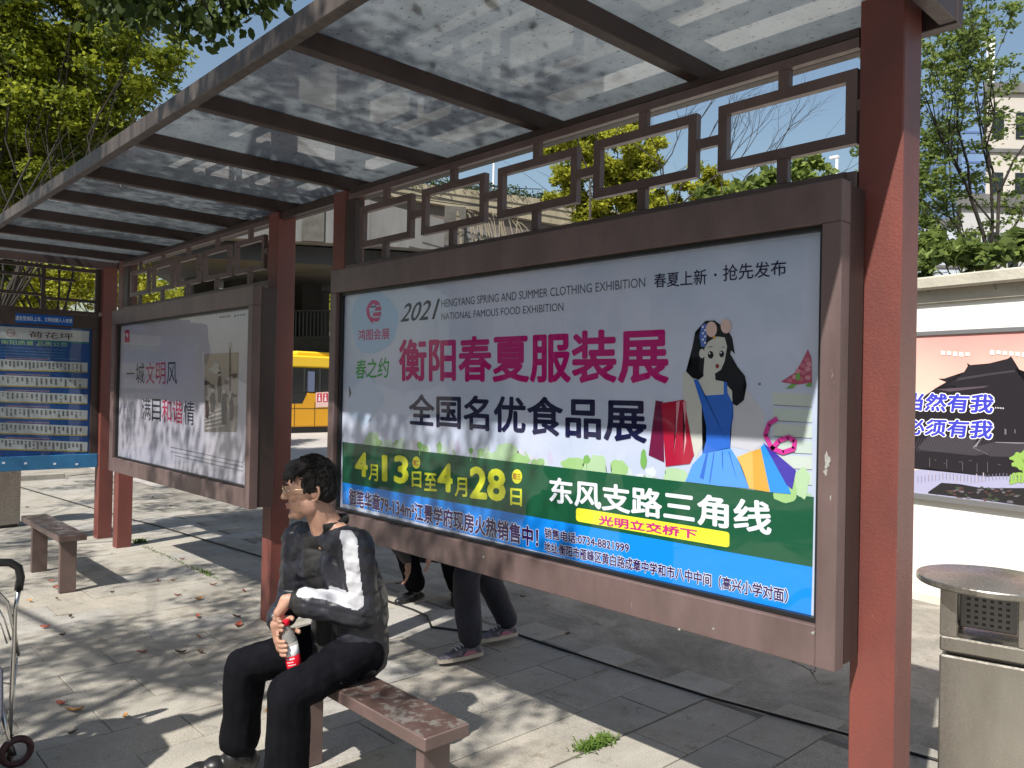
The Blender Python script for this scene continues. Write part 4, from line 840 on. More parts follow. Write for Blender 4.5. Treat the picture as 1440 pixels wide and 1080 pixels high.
def person(label, J, jack, trou, shoe, hair, group=None, amp=.010, hands=True, stripe=None, vox=.014):
    t = thing('person', label, 'person', (J['pel'][0], J['pel'][1], 0), group)
    g = lambda k: Vector(J[k]); l_ = (g('lsh')-g('rsh')).normalized(); hl = (g('lhip')-g('rhip')).normalized()
    f = Vector(J.get('face', (0, -1, 0))).normalized()
    b = bmesh.new(); capsule(b, g('neck')-Vector((0, 0, .03)), .052, Vector(J['head'])-f*.015, .05); bb2 = bmesh.new(); head_local(bb2); put(headM(J['head'], f), bb2)
    m_ = bpy.data.meshes.new('x'); bb2.to_mesh(m_); bb2.free(); b.from_mesh(m_); bpy.data.meshes.remove(m_)
    if hands:
        for s_ in 'lr':
            relaxed_hand(b, J[s_+'wr'], J.get(s_+'hd', (0, 0, -1)), f if abs(f.z) < .9 else (0, 1, 0))
    # the arms and trunk under the clothes keep the body one surface
    for s_ in 'lr': capsule(b, g(s_+'sh'), .035, g(s_+'el'), .03); capsule(b, g(s_+'el'), .03, g(s_+'wr'), .022); capsule(b, g('neck'), .045, g(s_+'sh'), .035)
    fuse('body', b, SKIN, t, .008, 2)
    b = bmesh.new()
    for k in (-1, 1):
        capsule(b, g('pel')+hl*.06*k, .125, g('mid')+l_*.055*k, .125); capsule(b, g('mid')+l_*.055*k, .125, g('chest')+l_*.07*k, .12)
    capsule(b, g('lsh')-l_*.03, .062, g('neck')-Vector((0, 0, .03)), .062); capsule(b, g('rsh')+l_*.03, .062, g('neck')-Vector((0, 0, .03)), .062)
    for s_ in 'lr': capsule(b, g(s_+'sh'), .070, g(s_+'el'), .058); capsule(b, g(s_+'el'), .058, g(s_+'wr').lerp(g(s_+'el'), .12), .042)
    jk = fuse('jacket', b, jack, t, vox, 4, amp, 16, pick=stripe)
    b = bmesh.new()
    for s_ in 'lr': capsule(b, g(s_+'hip'), .105, g(s_+'kn'), .080); capsule(b, g(s_+'kn'), .078, g(s_+'an')+Vector((0, 0, .03)), J.get('hem', .075))
    capsule(b, g('lhip'), .115, g('rhip'), .115)
    fuse('trousers', b, trou, t, vox, 4, amp*.9, 14, aniso=(1, 1, .45))
    for s_ in 'lr':
        a = g(s_+'an'); fd = Vector(J[s_+'ft']).normalized(); b = bmesh.new(); z0 = a.z-.085
        a0 = Vector((a.x, a.y, z0)); 
        for (dx, r_, h_) in ((-.045, .034, .036), (.02, .038, .050), (.09, .040, .036), (.155, .036, .026), (.19, .027, .022)): ell(b, a0+fd*dx+Vector((0, 0, h_*.8)), r_*1.15, r_*1.15, h_)
        capsule(b, a0+Vector((0, 0, .05)), .038, a, .04)
        sh_ = fuse('shoe', b, shoe, t, .008, 4); b = bmesh.new(); sd = Vector((-fd.y, fd.x, 0)); ol = []
        for (dx, w_) in ((-.088, .012), (-.07, .036), (0, .040), (.08, .046), (.15, .042), (.205, .026), (.222, .008)): ol.append((dx, w_))
        pts_ = [a0+fd*x+sd*w_ for x, w_ in ol]+[a0+fd*x-sd*w_ for x, w_ in ol[::-1]]
        lo = [b.verts.new(Vector((p.x, p.y, max(p.z, .001)))) for p in pts_]; hi = [b.verts.new(Vector((p.x, p.y, max(p.z, .001)+.022))) for p in pts_]
        b.faces.new(lo[::-1]); b.faces.new(hi)
        for k in range(len(lo)): b.faces.new((lo[k], lo[(k+1) % len(lo)], hi[(k+1) % len(lo)], hi[k]))
        obj('sole', b, mat('pale_sole', (.45, .40, .33), .7) if J.get('sole') else SHOE, sh_)
        if J.get('sole'):
            b = bmesh.new()
            for i in range(4):
                c0 = a0+fd*(.045+i*.022)+Vector((0, 0, .088-i*.009)); tube(b, [c0-sd*.030, c0+Vector((0, 0, .009)), c0+sd*.030], .003, 5)
            obj('laces', b, STRIPE, sh_, True)
            for sg in (-1, 1):
                b = bmesh.new(); q = [a0+fd*x+sd*sg*y+Vector((0, 0, z)) for x, y, z in ((-.04, .043, .03), (.03, .051, .026), (.09, .052, .026), (.05, .047, .052), (.0, .046, .042))]; poly(b, q); obj('side_stripe', b, mat('pink_stripe', (.30, .10, .16), .6), sh_)
    b = bmesh.new(); hair_local(b, len(label)); put(headM(J['head'], f), b); fuse('hair', b, hair, t, .010, 1)
    return t

# ---- the seated man
man = thing('person', 'seated man in glasses and charcoal jacket with white sleeve stripe, holding a bottle', 'person', (-2.80, 1.80, 0))
fwd = Vector((-.40, -.905, -.05)).normalized(); HC = Vector((-2.868, 1.598, 1.172))
HM = headM(HC, fwd, .04)
lsh, rsh = Vector((-2.682, 1.695, .975)), Vector((-2.985, 1.625, .965)); neck = Vector((-2.835, 1.665, 1.04))
lel, rel = Vector((-2.672, 1.73, .715)), Vector((-3.02, 1.62, .72)); lwr, rwr = Vector((-2.845, 1.505, .765)), Vector((-2.88, 1.47, .665))
# bottle
bt0, bt1 = onX(415, 941, -2.815), onX(401, 872, -2.835); bax = (bt1-bt0).normalized(); BL = (bt1-bt0).length
gc = bt0.lerp(bt1, .52)
bt = thing('drink_bottle', 'small clear plastic bottle with red and white label and red cap in his hands', 'bottle', bt0)
def blathe(name, prof, m_, sm=True):
    b = bmesh.new(); lathe(b, prof, (0, 0, 0), 24); b.transform(Vector((0, 0, 1)).rotation_difference(bax).to_matrix().to_4x4()); b.transform(Matrix.Translation(bt0)); return obj(name, b, m_, bt, sm)
k_ = BL
PET = bpy.data.materials.new('clear_plastic'); PET.use_nodes = True; pp = PET.node_tree.nodes['Principled BSDF']; pp.inputs['Transmission Weight'].default_value = .75; pp.inputs['Roughness'].default_value = .12; pp.inputs['Base Color'].default_value = (.72, .70, .68, 1); pp.inputs['IOR'].default_value = 1.2
blathe('bottle_wall', [(.020, 0), (.028, .006*k_/.18), (.0275, .42*k_), (.030, .50*k_), (.029, .60*k_), (.020, .76*k_), (.0115, .86*k_), (.0115, .90*k_)], PET)
BR = ink('label_red', (.62, .012, .03)); BW = ink('label_white', (.78, .78, .80))
blathe('label', [(.0285, .06*k_), (.0288, .065*k_), (.0288, .30*k_), (.0285, .302*k_)], BR); blathe('label_band', [(.0284, .303*k_), (.0290, .31*k_), (.0300, .50*k_), (.0284, .505*k_)], BW)
blathe('cap', [(.0130, .90*k_), (.0150, .905*k_), (.0150, .985*k_), (.0138, 1.0*k_)], BR)
b = bmesh.new()
Bq = Vector((0, 0, 1)).rotation_difference(bax).to_matrix().to_4x4()
for r_ in range(3):
    for c_ in range(5 if r_ != 1 else 4):
        a0 = R(-75+c_*13); a1 = a0+R(9); z0 = (.24-r_*.055)*k_; z1 = z0+.035*k_ if r_ == 0 else z0+.018*k_
        vs = [Vector((.0293*math.cos(a), .0293*math.sin(a), z)) for a, z in ((a0, z0), (a1, z0), (a1, z1), (a0, z1))]; poly(b, [bt0+Bq.to_3x3()@v for v in vs])
o_ = obj('label_print', b, BW, bt); o_['kind'] = 'stuff'
# body: head, neck, forearms, hands in one surface
b = bmesh.new(); hb = bmesh.new(); head_local(hb); put(HM, hb); me_ = bpy.data.meshes.new('x'); hb.to_mesh(me_); hb.free(); b.from_mesh(me_)
capsule(b, neck-Vector((0, 0, .06)), .056, HC+Vector((.012, .02, -.045)), .052); capsule(b, HC+Vector((.02, .035, -.06)), .045, neck+Vector((0, .02, -.02)), .054)
capsule(b, neck, .05, lsh, .04); capsule(b, neck, .05, rsh, .04); capsule(b, lsh, .04, lel, .034); capsule(b, rsh, .04, rel, .034)
capsule(b, lel, .034, lwr, .024); capsule(b, rel, .034, rwr, .024)
# right hand grips the bottle
pc = arc(gc, bax, .052, -158, -150, 0, 1)[0]
capsule(b, rwr, .023, pc+bax*.012, .021); capsule(b, rwr, .022, pc-bax*.016, .018); capsule(b, pc+bax*.022, .014, pc-bax*.026, .013)
for h_, a1, rr_ in ((.024, -52, .0088), (.006, -44, .0092), (-.013, -48, .0088), (-.031, -60, .0078)): finger(b, arc(gc, bax, .0395, -165, a1, h_), rr_, rr_*.82)
finger(b, [pc+bax*.01]+arc(gc, bax, .041, -185, -300, .036), .0125, .0088)
# left hand on the cap
cc_ = bt0+bax*BL*.95; pw = arc(cc_, bax, .030, -165, -150, .034, 1)[0]
capsule(b, lwr, .024, pw+bax*.004, .020); capsule(b, lwr+Vector((-.012, -.012, 0)), .02, pw-bax*.018+Vector((-.010, -.01, 0)), .014)
for h_, a1, rr_ in ((.014, -62, .0086), (-.004, -50, .0088), (-.022, -66, .0082)): finger(b, [pw+bax*(h_*.5)]+arc(cc_, bax, .0255, -172, a1, h_), rr_, rr_*.8)
finger(b, [pw-bax*.02+Vector((-.012, -.008, 0))]+arc(cc_, bax, .038, -172, -95, -.036), .0075, .006)
finger(b, [pw+bax*.012]+arc(cc_, bax, .028, -200, -310, .008), .0115, .0085)
body = fuse('body', b, SKIN, man, .0034, 2)
# ears, lips, eyes, brows, glasses, hair
for s_ in (1, -1):
    b = bmesh.new(); pts = [(-.004, .0, .026), (-.016, .004, .034), (-.028, .008, .026), (-.030, .009, .006), (-.022, .006, -.014), (-.010, .001, -.026), (-.001, 0, -.020)]
    tube(b, [(x+.002, s_*(.073+y), z+.0) for x, y, z in pts], [.004, .0052, .0055, .005, .005, .006, .004], 8); ell(b, (-.012, s_*.073, .004), .015, .005, .022); put(HM, b); obj('ear', b, SKIN, man, True)
    b = bmesh.new(); ell(b, (.0845, s_*.028, .020), .0075, .012, .0055); put(HM, b); obj('eye', b, mat('eye_white', (.55, .52, .48), .2), man, True)
    b = bmesh.new(); ell(b, (.0905, s_*.028, .0195), .0022, .005, .005); put(HM, b); obj('iris', b, BLACK, man, True)
    b = bmesh.new(); capsule(b, (.083, s_*.028, .0262), .0045, (.078, s_*.040, .0245), .0035); put(HM, b); obj('eyelid', b, SKIN, man, True)
    b = bmesh.new(); tube(b, [(.0925, s_*.012, .042), (.0925, s_*.028, .0465), (.082, s_*.044, .042)], [.0035, .0045, .0025], 6); put(HM, b); obj('eyebrow', b, HAIR, man, True)
    b = bmesh.new(); rm = [(.104-abs(y_)*.12, s_*.031+y_, .020+z_) for y_, z_ in [(.023*math.cos(a), .0155*math.sin(a)) for a in [k*math.pi/9 for k in range(19)]]]; tube(b, rm, .0011, 6)
    if s_ == 1: tube(b, [(.104, .009, .026), (.106, 0, .028), (.104, -.009, .026)], .0011, 6)
    tube(b, [(.098, s_*.054, .026), (.05, s_*.074, .026), (-.005, s_*.079, .026), (-.02, s_*.079, .010)], .0012, 6); put(HM, b); obj('glasses_rim', b, mat('gold_wire', (.75, .62, .38), .25, 1), man, True)
    b = bmesh.new(); poly(b, rm[:-1]); put(HM, b); obj('glasses_lens', b, PANE, man)
b = bmesh.new(); ell(b, (.0875, 0, -.0375), .0105, .021, .0062); ell(b, (.0855, 0, -.0485), .0105, .0185, .0068); put(HM, b); obj('lips', b, mat('lip_skin', (.40, .19, .14), .5), man, True)
b = bmesh.new(); hair_local(b, 3); put(HM, b); fuse('hair', b, HAIR, man, .0036, 1, .0035, 95, aniso=(.35, 1, 1))
b = bmesh.new(); rr = random.Random(5)
for k in range(520):
    a = rr.uniform(-2.9, 2.9); e = rr.uniform(.05, 1.45); d = Vector((math.cos(a)*math.cos(e), math.sin(a)*math.cos(e), math.sin(e)))
    if d.x > .55 and e < .75: continue
    p0 = Vector((-.020, 0, .056))+Vector((d.x*.101, d.y*.087, d.z*.092)); tg = Vector((.9*(.4+e), d.y*.5+rr.gauss(0, .2), -.9*math.cos(e)+rr.gauss(0, .15))); tg = (tg-d*tg.dot(d)).normalized(); L_ = rr.uniform(.018, .042)
    tube(b, [p0, p0+tg*L_*.5+d*.003, p0+tg*L_-d*.001+d*rr.uniform(0, .006)], [.0013, .0012, .0004], 3, cap=False)
for k in range(46):
    y = rr.uniform(-.062, .062); x0 = .066-abs(y)*.3; tube(b, [(x0-.03, y*.9, .128-abs(y)*.3), (x0+.006, y, .112), (x0+.024-abs(y)*.2, y*1.05+rr.gauss(0, .003), .088), (x0+.026-abs(y)*.3, y*1.08+rr.gauss(0, .006), rr.uniform(.048, .074))], [.0022, .0026, .0022, .0005], 4, cap=False)
put(HM, b); st_ = obj('hair_strands', b, HAIR, man, True); st_['kind'] = 'stuff'
# jacket
pel = Vector((-2.815, 1.765, .535)); midp = Vector((-2.82, 1.765, .73)); chest = Vector((-2.835, 1.70, .885)); lax = (lsh-rsh).normalized()
b = bmesh.new()
for k in (-1, 1):
    capsule(b, pel+lax*.060*k+Vector((-.005, .0, -.010)), .118, midp+lax*.062*k, .108); capsule(b, midp+lax*.062*k, .108, chest+lax*.065*k, .112)
capsule(b, lsh-lax*.03, .070, neck-Vector((0, -.01, .045)), .066); capsule(b, rsh+lax*.03, .070, neck-Vector((0, -.01, .045)), .066)
capsule(b, lsh, .073, lel, .064); capsule(b, lel, .064, lwr.lerp(lel, .22), .056); capsule(b, rsh, .075, rel, .066); capsule(b, rel, .064, rwr.lerp(rel, .22), .052)
fro = Vector((lax.y, -lax.x, 0)).normalized()
spine = lambda z: pel.lerp(midp, max(0, min(1, (z-.535)/.195))) if z < .73 else midp.lerp(chest, min(1, (z-.73)/.155))
D1 = Vector((.62, -.76, .12)).normalized(); D2 = Vector((.30, -.28, .91)).normalized()
strp = [neck+Vector((.045, -.035, .045)), lsh.lerp(neck, .35)+Vector((.03, -.05, .068)), lsh+D1*.070+Vector((0, 0, .02)), lsh.lerp(lel, .5)+D1*.068, lsh.lerp(lel, .82)+D1*.068, lel.lerp(lwr, .10)+D2*.055+D1*.03, lel.lerp(lwr, .45)+D2*.062, lel.lerp(lwr, .80)+D2*.058]
def dseg(p):
    m = 9
    for a, c in zip(strp, strp[1:]):
        t_ = max(0, min(1, (p-a).dot(c-a)/(c-a).length_squared)); m = min(m, (p-a.lerp(c, t_)).length)
    return m
def pickj(c, n_):
    if dseg(c) < .030: return 1
    sp = spine(c.z); r_ = (c-sp); lat = r_.dot(lax); fr2 = r_.dot(fro)
    if fr2 > .03 and n_.dot(fro) > .35 and -.075 < lat < .0+.055*(c.z-.6)*0 and c.z < 1.0 and n_.dot(lax) < .6: return 2
    return 0
fuse('jacket', b, [JACK, STRIPE, SHIRT], man, .0055, 3, .0075, 20, pick=pickj, quilt=.0065)
b = bmesh.new(); n_ = 26; cf = neck+Vector((-.002, .006, .004)); rings_ = []
tube(b, [cf+Vector((.060*math.cos(a), .062*math.sin(a), .016*math.sin(a)+.004)) for a in [R(-50+k*280/20) for k in range(21)]], .017, 8); obj('collar', b, SHIRT, man, True)
def cuff(a, c, r_):
    b = bmesh.new(); d = (c-a).normalized(); tube(b, [a-d*.012, a+d*.035], [r_, r_*.86], 20); obj('cuff', b, SHIRT, man, True)
cuff(lwr.lerp(lel, .14), lwr, .040); cuff(rwr.lerp(rel, .16), rwr, .038)
b = bmesh.new(); z0 = onX(478, 948, -2.66); poly(b, [z0, z0+Vector((.006, .003, 0)), z0+Vector((.008, .003, -.035)), z0+Vector((.001, 0, -.035))]); poly(b, [z0+Vector((0, -.002, 0)), z0+Vector((.001, -.002, -.035)), z0+Vector((.004, 0, -.034)), z0+Vector((.004, 0, 0))]); obj('zip_pull', b, STRIPE, man)
# trousers
lhp, rhp = Vector((-2.725, 1.77, .540)), Vector((-2.91, 1.765, .540)); lkn, rkn = Vector((-2.735, 1.455, .445)), Vector((-3.095, 1.455, .455)); lan, ran = Vector((-2.775, 1.475, .09)), Vector((-3.155, 1.455, .09))
b = bmesh.new(); capsule(b, lhp, .094, rhp, .094)
for h_, k2, a_ in ((lhp, lkn, lan), (rhp, rkn, ran)): capsule(b, h_, .092, k2, .078); capsule(b, k2, .078, k2.lerp(a_, .6), .076); capsule(b, k2.lerp(a_, .6), .076, a_+Vector((0, .004, .055)), .086)
fuse('trousers', b, TROU, man, .0075, 2, .0125, 13, aniso=(1, 1, .35))
for a_, fd in ((lan, Vector((-.25, -.97, 0))), (ran, Vector((-.38, -.92, 0)))):
    b = bmesh.new(); a0 = Vector((a_.x, a_.y, .004)); fd = fd.normalized()
    for (dx, r_, h_) in ((-.045, .036, .042), (.02, .040, .052), (.09, .042, .036), (.15, .038, .028), (.185, .030, .022)): ell(b, a0+fd*dx+Vector((0, 0, h_)), r_*1.15, r_*1.15, h_)
    capsule(b, a0+Vector((0, 0, .07)), .04, a_+Vector((0, 0, .03)), .04); fuse('shoe', b, SHOE, man, .006, 3)

# ---- people behind the billboard and at the left
NAVY = mat('navy_trousers', (.018, .020, .038), .8, var=(.012, .013, .02), vscale=10, bump=.1, bscale=40); GREYJ = mat('grey_coat', (.10, .10, .12), .8); DARKJ = mat('dark_coat', (.03, .028, .03), .8)
SHG = mat('running_shoe', (.05, .05, .065), .6, var=(.16, .14, .17), vscale=30)
person('person in navy trousers and running shoes walking behind the clothing billboard', dict(pel=(-3.63, 3.20, .90), mid=(-3.63, 3.17, 1.08), chest=(-3.63, 3.14, 1.25), neck=(-3.63, 3.12, 1.44), head=(-3.63, 3.08, 1.56),
    lsh=(-3.45, 3.13, 1.36), rsh=(-3.81, 3.13, 1.36), lel=(-3.40, 3.25, 1.10), rel=(-3.86, 3.05, 1.10), lwr=(-3.40, 3.12, .90), rwr=(-3.84, 2.88, .94), lhip=(-3.55, 3.20, .88), rhip=(-3.72, 3.20, .88),
    lkn=(-3.585, 3.02, .50), rkn=(-3.70, 3.27, .48), lan=(-3.585, 3.07, .105), ran=(-3.705, 3.47, .115), lft=(-.12, -1, 0), rft=(-.12, -1, 0), face=(0, -1, 0), hem=.072, sole=1), [GREYJ], NAVY, SHG, HAIR)
person('person in dark clothes crouching on the paving, seen under the clothing billboard', dict(pel=(-4.93, 3.82, .36), mid=(-4.88, 3.76, .52), chest=(-4.82, 3.66, .66), neck=(-4.76, 3.58, .80), head=(-4.70, 3.50, .90),
    lsh=(-4.62, 3.70, .74), rsh=(-4.88, 3.46, .74), lel=(-4.54, 3.60, .50), rel=(-4.78, 3.36, .48), lwr=(-4.56, 3.50, .44), rwr=(-4.70, 3.42, .34), rhd=(.05, -.05, -1), lhip=(-4.86, 3.90, .36), rhip=(-5.0, 3.76, .36),
    lkn=(-4.60, 3.68, .47), rkn=(-4.84, 3.46, .47), lan=(-4.66, 3.84, .09), ran=(-4.88, 3.62, .09), lft=(.75, -.55, 0), rft=(.25, -1, 0), face=(.6, -.7, -.3), hem=.075), [DARKJ], TROU, SHOE, HAIR)
person('person standing just left of the view beside the trolley, whose shadow falls on the paving', dict(pel=(-3.42, .12, .90), mid=(-3.42, .12, 1.08), chest=(-3.42, .12, 1.25), neck=(-3.42, .12, 1.43), head=(-3.42, .10, 1.55),
    lsh=(-3.26, .14, 1.36), rsh=(-3.60, .14, 1.36), lel=(-3.16, .17, 1.12), rel=(-3.75, .20, 1.14), lwr=(-3.22, .10, .92), rwr=(-3.72, .38, .98), lhip=(-3.34, .12, .88), rhip=(-3.50, .12, .88),
    lkn=(-3.34, .10, .48), rkn=(-3.50, .12, .48), lan=(-3.33, .12, .10), ran=(-3.51, .14, .10), lft=(0, 1, 0), rft=(-.2, 1, 0), face=(0, 1, 0)), [GREYJ], NAVY, SHOE, HAIR)
# ------------------------------------------------------------------ yellow bus (parallel to the Y axis, far left)
XBUS = -24.3
bus = thing('parked_bus', 'yellow bus parked in the yard under the overpass, seen between two posts', 'bus', (XBUS-1.2, 13.5, 0))
def by(u, v): return onX(u, v, XBUS)
zr = by(440, 496).z; zwt = by(440, 517.5).z; zwb = by(440, 553).z; zsk = by(440, 600).z; zbt = by(440, 609).z; 
Yc = by(440, 560).y; y0_, y1_ = Yc-4.2, Yc+5.2
YEL = mat('bus_yellow', (.72, .36, .015), .35, var=(.66, .31, .012), vscale=.6); YEL2 = mat('bus_light_yellow', (.80, .52, .03), .35)
BGL = mat('bus_window', (.015, .018, .02), .08)
box('body', XBUS-2.4, XBUS, y0_, y1_, zsk, zwb+.02, YEL, bus, .04)
box('window_band', XBUS-2.39, XBUS-.01, y0_+.02, y1_-.02, zwb+.02, zwt, BGL, bus, .02)
box('roof', XBUS-2.4, XBUS, y0_, y1_, zwt, zr-.10, YEL2, bus, .06)
box('roof_unit', XBUS-1.9, XBUS-.5, Yc-.4, Yc+4.5, zr-.10, zr+.06, YEL2, bus, .05)
box('skirt', XBUS-2.35, XBUS-.05, y0_+.05, y1_-.05, zsk-.24, zsk, BLACK, bus, .01)
b = bmesh.new(); yw = by(432, 560).y; poly(b, [(XBUS+.004, y0_+.5, zwb-.35), (XBUS+.004, by(425, 560).y, zwb-.35), (XBUS+.004, yw, zwb+.02), (XBUS+.004, y0_+.5, zwb+.02)]); obj('lower_window', b, BGL, bus)
for y in (y0_+1.5, y1_-2.2):
    b = bmesh.new(); tube(b, [(XBUS-.3, y, .48), (XBUS+.01, y, .48)], .48, 24); w__ = obj('wheel', b, BLACK, bus)
    b = bmesh.new(); tube(b, [(XBUS+.0, y, .48), (XBUS+.03, y, .48)], .24, 20); obj('rim', b, ALU, w__)
b = bmesh.new()
for u in (414, 442.5, 464): y = by(u, 580).y; bx(b, XBUS+.001, XBUS+.006, y-.008, y+.008, zsk+.02, zwb-.3)
bx(b, XBUS+.001, XBUS+.006, y0_+.1, y1_-.1, zwb-.52, zwb-.505); obj('panel_seam', b, BLACK, bus)
PB = Plane((XBUS+.008, 0, 0), (1, 0, 0))
shape(PB, [(444, 552), (462, 551), (462, 572), (444, 573)], ink('sticker_pink', (.80, .55, .50)), bus, 0)
for u in (446, 454.5): shape(PB, [(u, 553.5), (u+6.5, 553), (u+6.5, 565), (u, 565.5)], ink('sticker_red', (.62, .02, .06)), bus, .003)
for u in (449.2, 457.7): blob(PB, (u, 556), 1.2, 1.5, P_WHITE, bus, .006, n_=10); shape(PB, [(u-1, 558), (u+1, 558), (u+1.7, 564), (u-1.7, 564)], P_WHITE, bus, .006)
for y in (by(428, 540).y, by(450, 540).y, by(470, 540).y): box('window_frame', XBUS-.009, XBUS+.004, y-.03, y+.03, zwb+.03, zwt-.01, mat('bus_frame', (.03, .03, .03), .4), bus, 0)
box('seat_back', XBUS-.012, XBUS+.003, by(437.5, 540).y-.12, by(437.5, 540).y+.12, zwb+.05, zwb+.75, mat('bus_curtain', (.12, .15, .24), .7), bus, .02)

# ------------------------------------------------------------------ overpass
H = 6.2
A0, A1 = onZ(413, 339, H), onZ(615, 349.5, H)
dA = (A1-A0); dA.z = 0; dA.normalize(); nA = Vector((dA.y, -dA.x, 0))
if nA.dot(CAM-A0) < 0: nA = -nA
def prism(bm, a, b_, z0a, z1a, z0b, z1b, back):
    """wall-like slab from a to b with depth 'back' away from the camera"""
    d = -nA*back; q = []
    for p, lo, hi in ((a, z0a, z1a), (b_, z0b, z1b)):
        for o_ in (Vector(), d): q += [bm.verts.new(Vector((p.x, p.y, lo))+o_), bm.verts.new(Vector((p.x, p.y, hi))+o_)]
    for f in ((0, 1, 5, 4), (2, 3, 7, 6), (0, 2, 3, 1), (4, 5, 7, 6), (1, 3, 7, 5), (0, 4, 6, 2)): bm.faces.new([q[i] for i in f])
op = thing('overpass', 'stained concrete road overpass crossing behind the shelter', 'overpass', (A0.x, A0.y, 0))
def PA(u, v, off=0):
    """point of the overpass front plane (pushed back by off)"""
    return Plane(A0-nA*off, nA).at(u, v)
La, Ra = PA(150, 330), PA(790, 350)
b = bmesh.new(); zta, ztb = PA(500, 284).z+.1, PA(700, 334).z
prism(b, La, PA(520, 344), H, zta, H, zta, 9.5); obj('deck', b, CONC, op)
b = bmesh.new(); prism(b, PA(520.3, 344), PA(760, 355), H, zta-.02, H-.1, PA(760, 345).z, 9.4); obj('ramp_deck', b, CONC, op)
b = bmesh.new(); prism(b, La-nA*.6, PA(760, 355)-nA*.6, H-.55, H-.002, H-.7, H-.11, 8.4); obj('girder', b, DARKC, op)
RIB = mat('rib_stain', (.10, .095, .085), .9, var=(.055, .05, .045), vscale=3)
for u in (440, 640): 
    p = PA(u, 320, -.06)
    if u in (440, 640):
        b = bmesh.new(); prism(b, p-dA*.35, p+dA*.35, H+.02, zta-.05, H+.02, zta-.05, .05); obj('stained_rib', b, RIB, op)
if 0: obj('stained_rib', b, mat('dark_stain_concrete', (.10, .095, .085), .9, var=(.055, .05, .045), vscale=3), op)
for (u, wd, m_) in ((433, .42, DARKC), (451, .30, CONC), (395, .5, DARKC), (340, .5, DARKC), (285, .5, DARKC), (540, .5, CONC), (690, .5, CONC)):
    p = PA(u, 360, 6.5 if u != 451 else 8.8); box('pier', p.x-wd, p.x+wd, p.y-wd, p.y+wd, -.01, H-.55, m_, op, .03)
# upper parapet further back
def PB_(u, v): return Plane(A0-nA*12, (nA+dA*.28).normalized()).at(u, v)
up_ = thing('upper_parapet', 'sunlit yellowish concrete parapet of the higher road, ivy along its top', 'parapet', (PB_(640, 270).x, PB_(640, 270).y, 0))
b = bmesh.new(); ptsT = [(480, 246), (585, 257.5), (690, 270), (775, 281.5), (860, 296), (960, 318)]; ptsB = [(480, 268), (545, 275), (640, 291), (690, 299), (780, 315), (860, 330), (960, 349)]
def yB(L_, u):
    for (a, b2) in zip(L_, L_[1:]):
        if a[0] <= u <= b2[0]: return a[1]+(b2[1]-a[1])*(u-a[0])/(b2[0]-a[0])
us = list(range(480, 961, 24)); fr_ = []; bk_ = []
off = -(nA+dA*.28).normalized()
for u in us:
    a, c = PB_(u, yB(ptsT, u)), PB_(u, yB(ptsB, u)); fr_.append((b.verts.new(a), b.verts.new(c))); bk_.append((b.verts.new(a+off*.4), b.verts.new(c+off*.4)))
for i in range(len(us)-1):
    b.faces.new((fr_[i][0], fr_[i+1][0], fr_[i+1][1], fr_[i][1])); b.faces.new((fr_[i][0], bk_[i][0], bk_[i+1][0], fr_[i+1][0])); b.faces.new((bk_[i][0], bk_[i][1], bk_[i+1][1], bk_[i+1][0])); b.faces.new((fr_[i][1], fr_[i+1][1], bk_[i+1][1], bk_[i][1]))
obj('parapet_wall', b, CONCY, up_)
b = bmesh.new(); fr_ = []
for u in us:
    a = PB_(u, yB(ptsB, u)+.5)+off*.25; c = a.copy(); c.z = 1.0; fr_.append((b.verts.new(a), b.verts.new(Vector((a.x, a.y, -.01)))))
for i in range(len(us)-1): b.faces.new((fr_[i][0], fr_[i+1][0], fr_[i+1][1], fr_[i][1]))
obj('retaining_wall', b, mat('shadow_brown_concrete', (.13, .11, .095), .9, var=(.09, .075, .065), vscale=.8), up_)  # shadow below the parapet is put into this darker brown
b = bmesh.new()
for i in range(len(us)-1):
    for f_ in (.36, .68):
        a0 = PB_(us[i], yB(ptsT, us[i])*(1-f_)+yB(ptsB, us[i])*f_)-off*.02; a1 = PB_(us[i+1], yB(ptsT, us[i+1])*(1-f_)+yB(ptsB, us[i+1])*f_)-off*.02
        tube(b, [a0, a1], .028, 4)
obj('parapet_groove', b, mat('grimy_line', (.08, .075, .06), .9), up_)
# cables
wires = thing('overhead_wire', 'thin black overhead wires sagging in front of the pale parapet', 'wires', PA(560, 270, -1))
for (p, q_) in (((540, 268), (720, 292)), ((560, 262), (760, 300)), ((600, 250), (700, 262)), ((610, 243), (760, 266))):
    b = bmesh.new(); a, c = PA(*p, -1), PA(*q_, -1); tube(b, [a.lerp(c, t)+Vector((0, 0, -.5*t*(1-t))) for t in [k/8 for k in range(9)]], .018, 4); obj('wire', b, BLACK, wires)
# dark rocky bank, steps rail behind bus
rk = thing('retaining_bank', 'dark stone retaining bank behind the bus with iron railing on top', 'bank', PA(440, 480, 3.5))
b = bmesh.new(); prism(b, PA(120, 480, 3.2), PA(640, 480, 3.2), -.01, PA(440, 478, 3.2).z, -.01, PA(440, 470, 3.2).z, 1.0); obj('stone_wall', b, mat('dark_rock', (.035, .035, .033), .95, var=(.015, .016, .014), vscale=2.5, bump=1.2, bscale=3), rk)
b = bmesh.new(); tp = []
for k in range(60):
    u = 250+k*5.2; v = 452+6*math.sin(k*.13)+(-10 if False else 0); lo = PA(u, 478, 3.2); hi = PA(u, 437+12*((u-440)/110)**2*.6 if abs(u-440) < 80 else 441, 3.2); lo = Vector((hi.x, hi.y, hi.z-.95)); tube(b, [lo, hi], .022, 4); tp.append(hi)
tube(b, tp, .035, 5); tube(b, [p-Vector((0, 0, .95)) for p in tp], .035, 5); obj('railing', b, BLACK, rk)

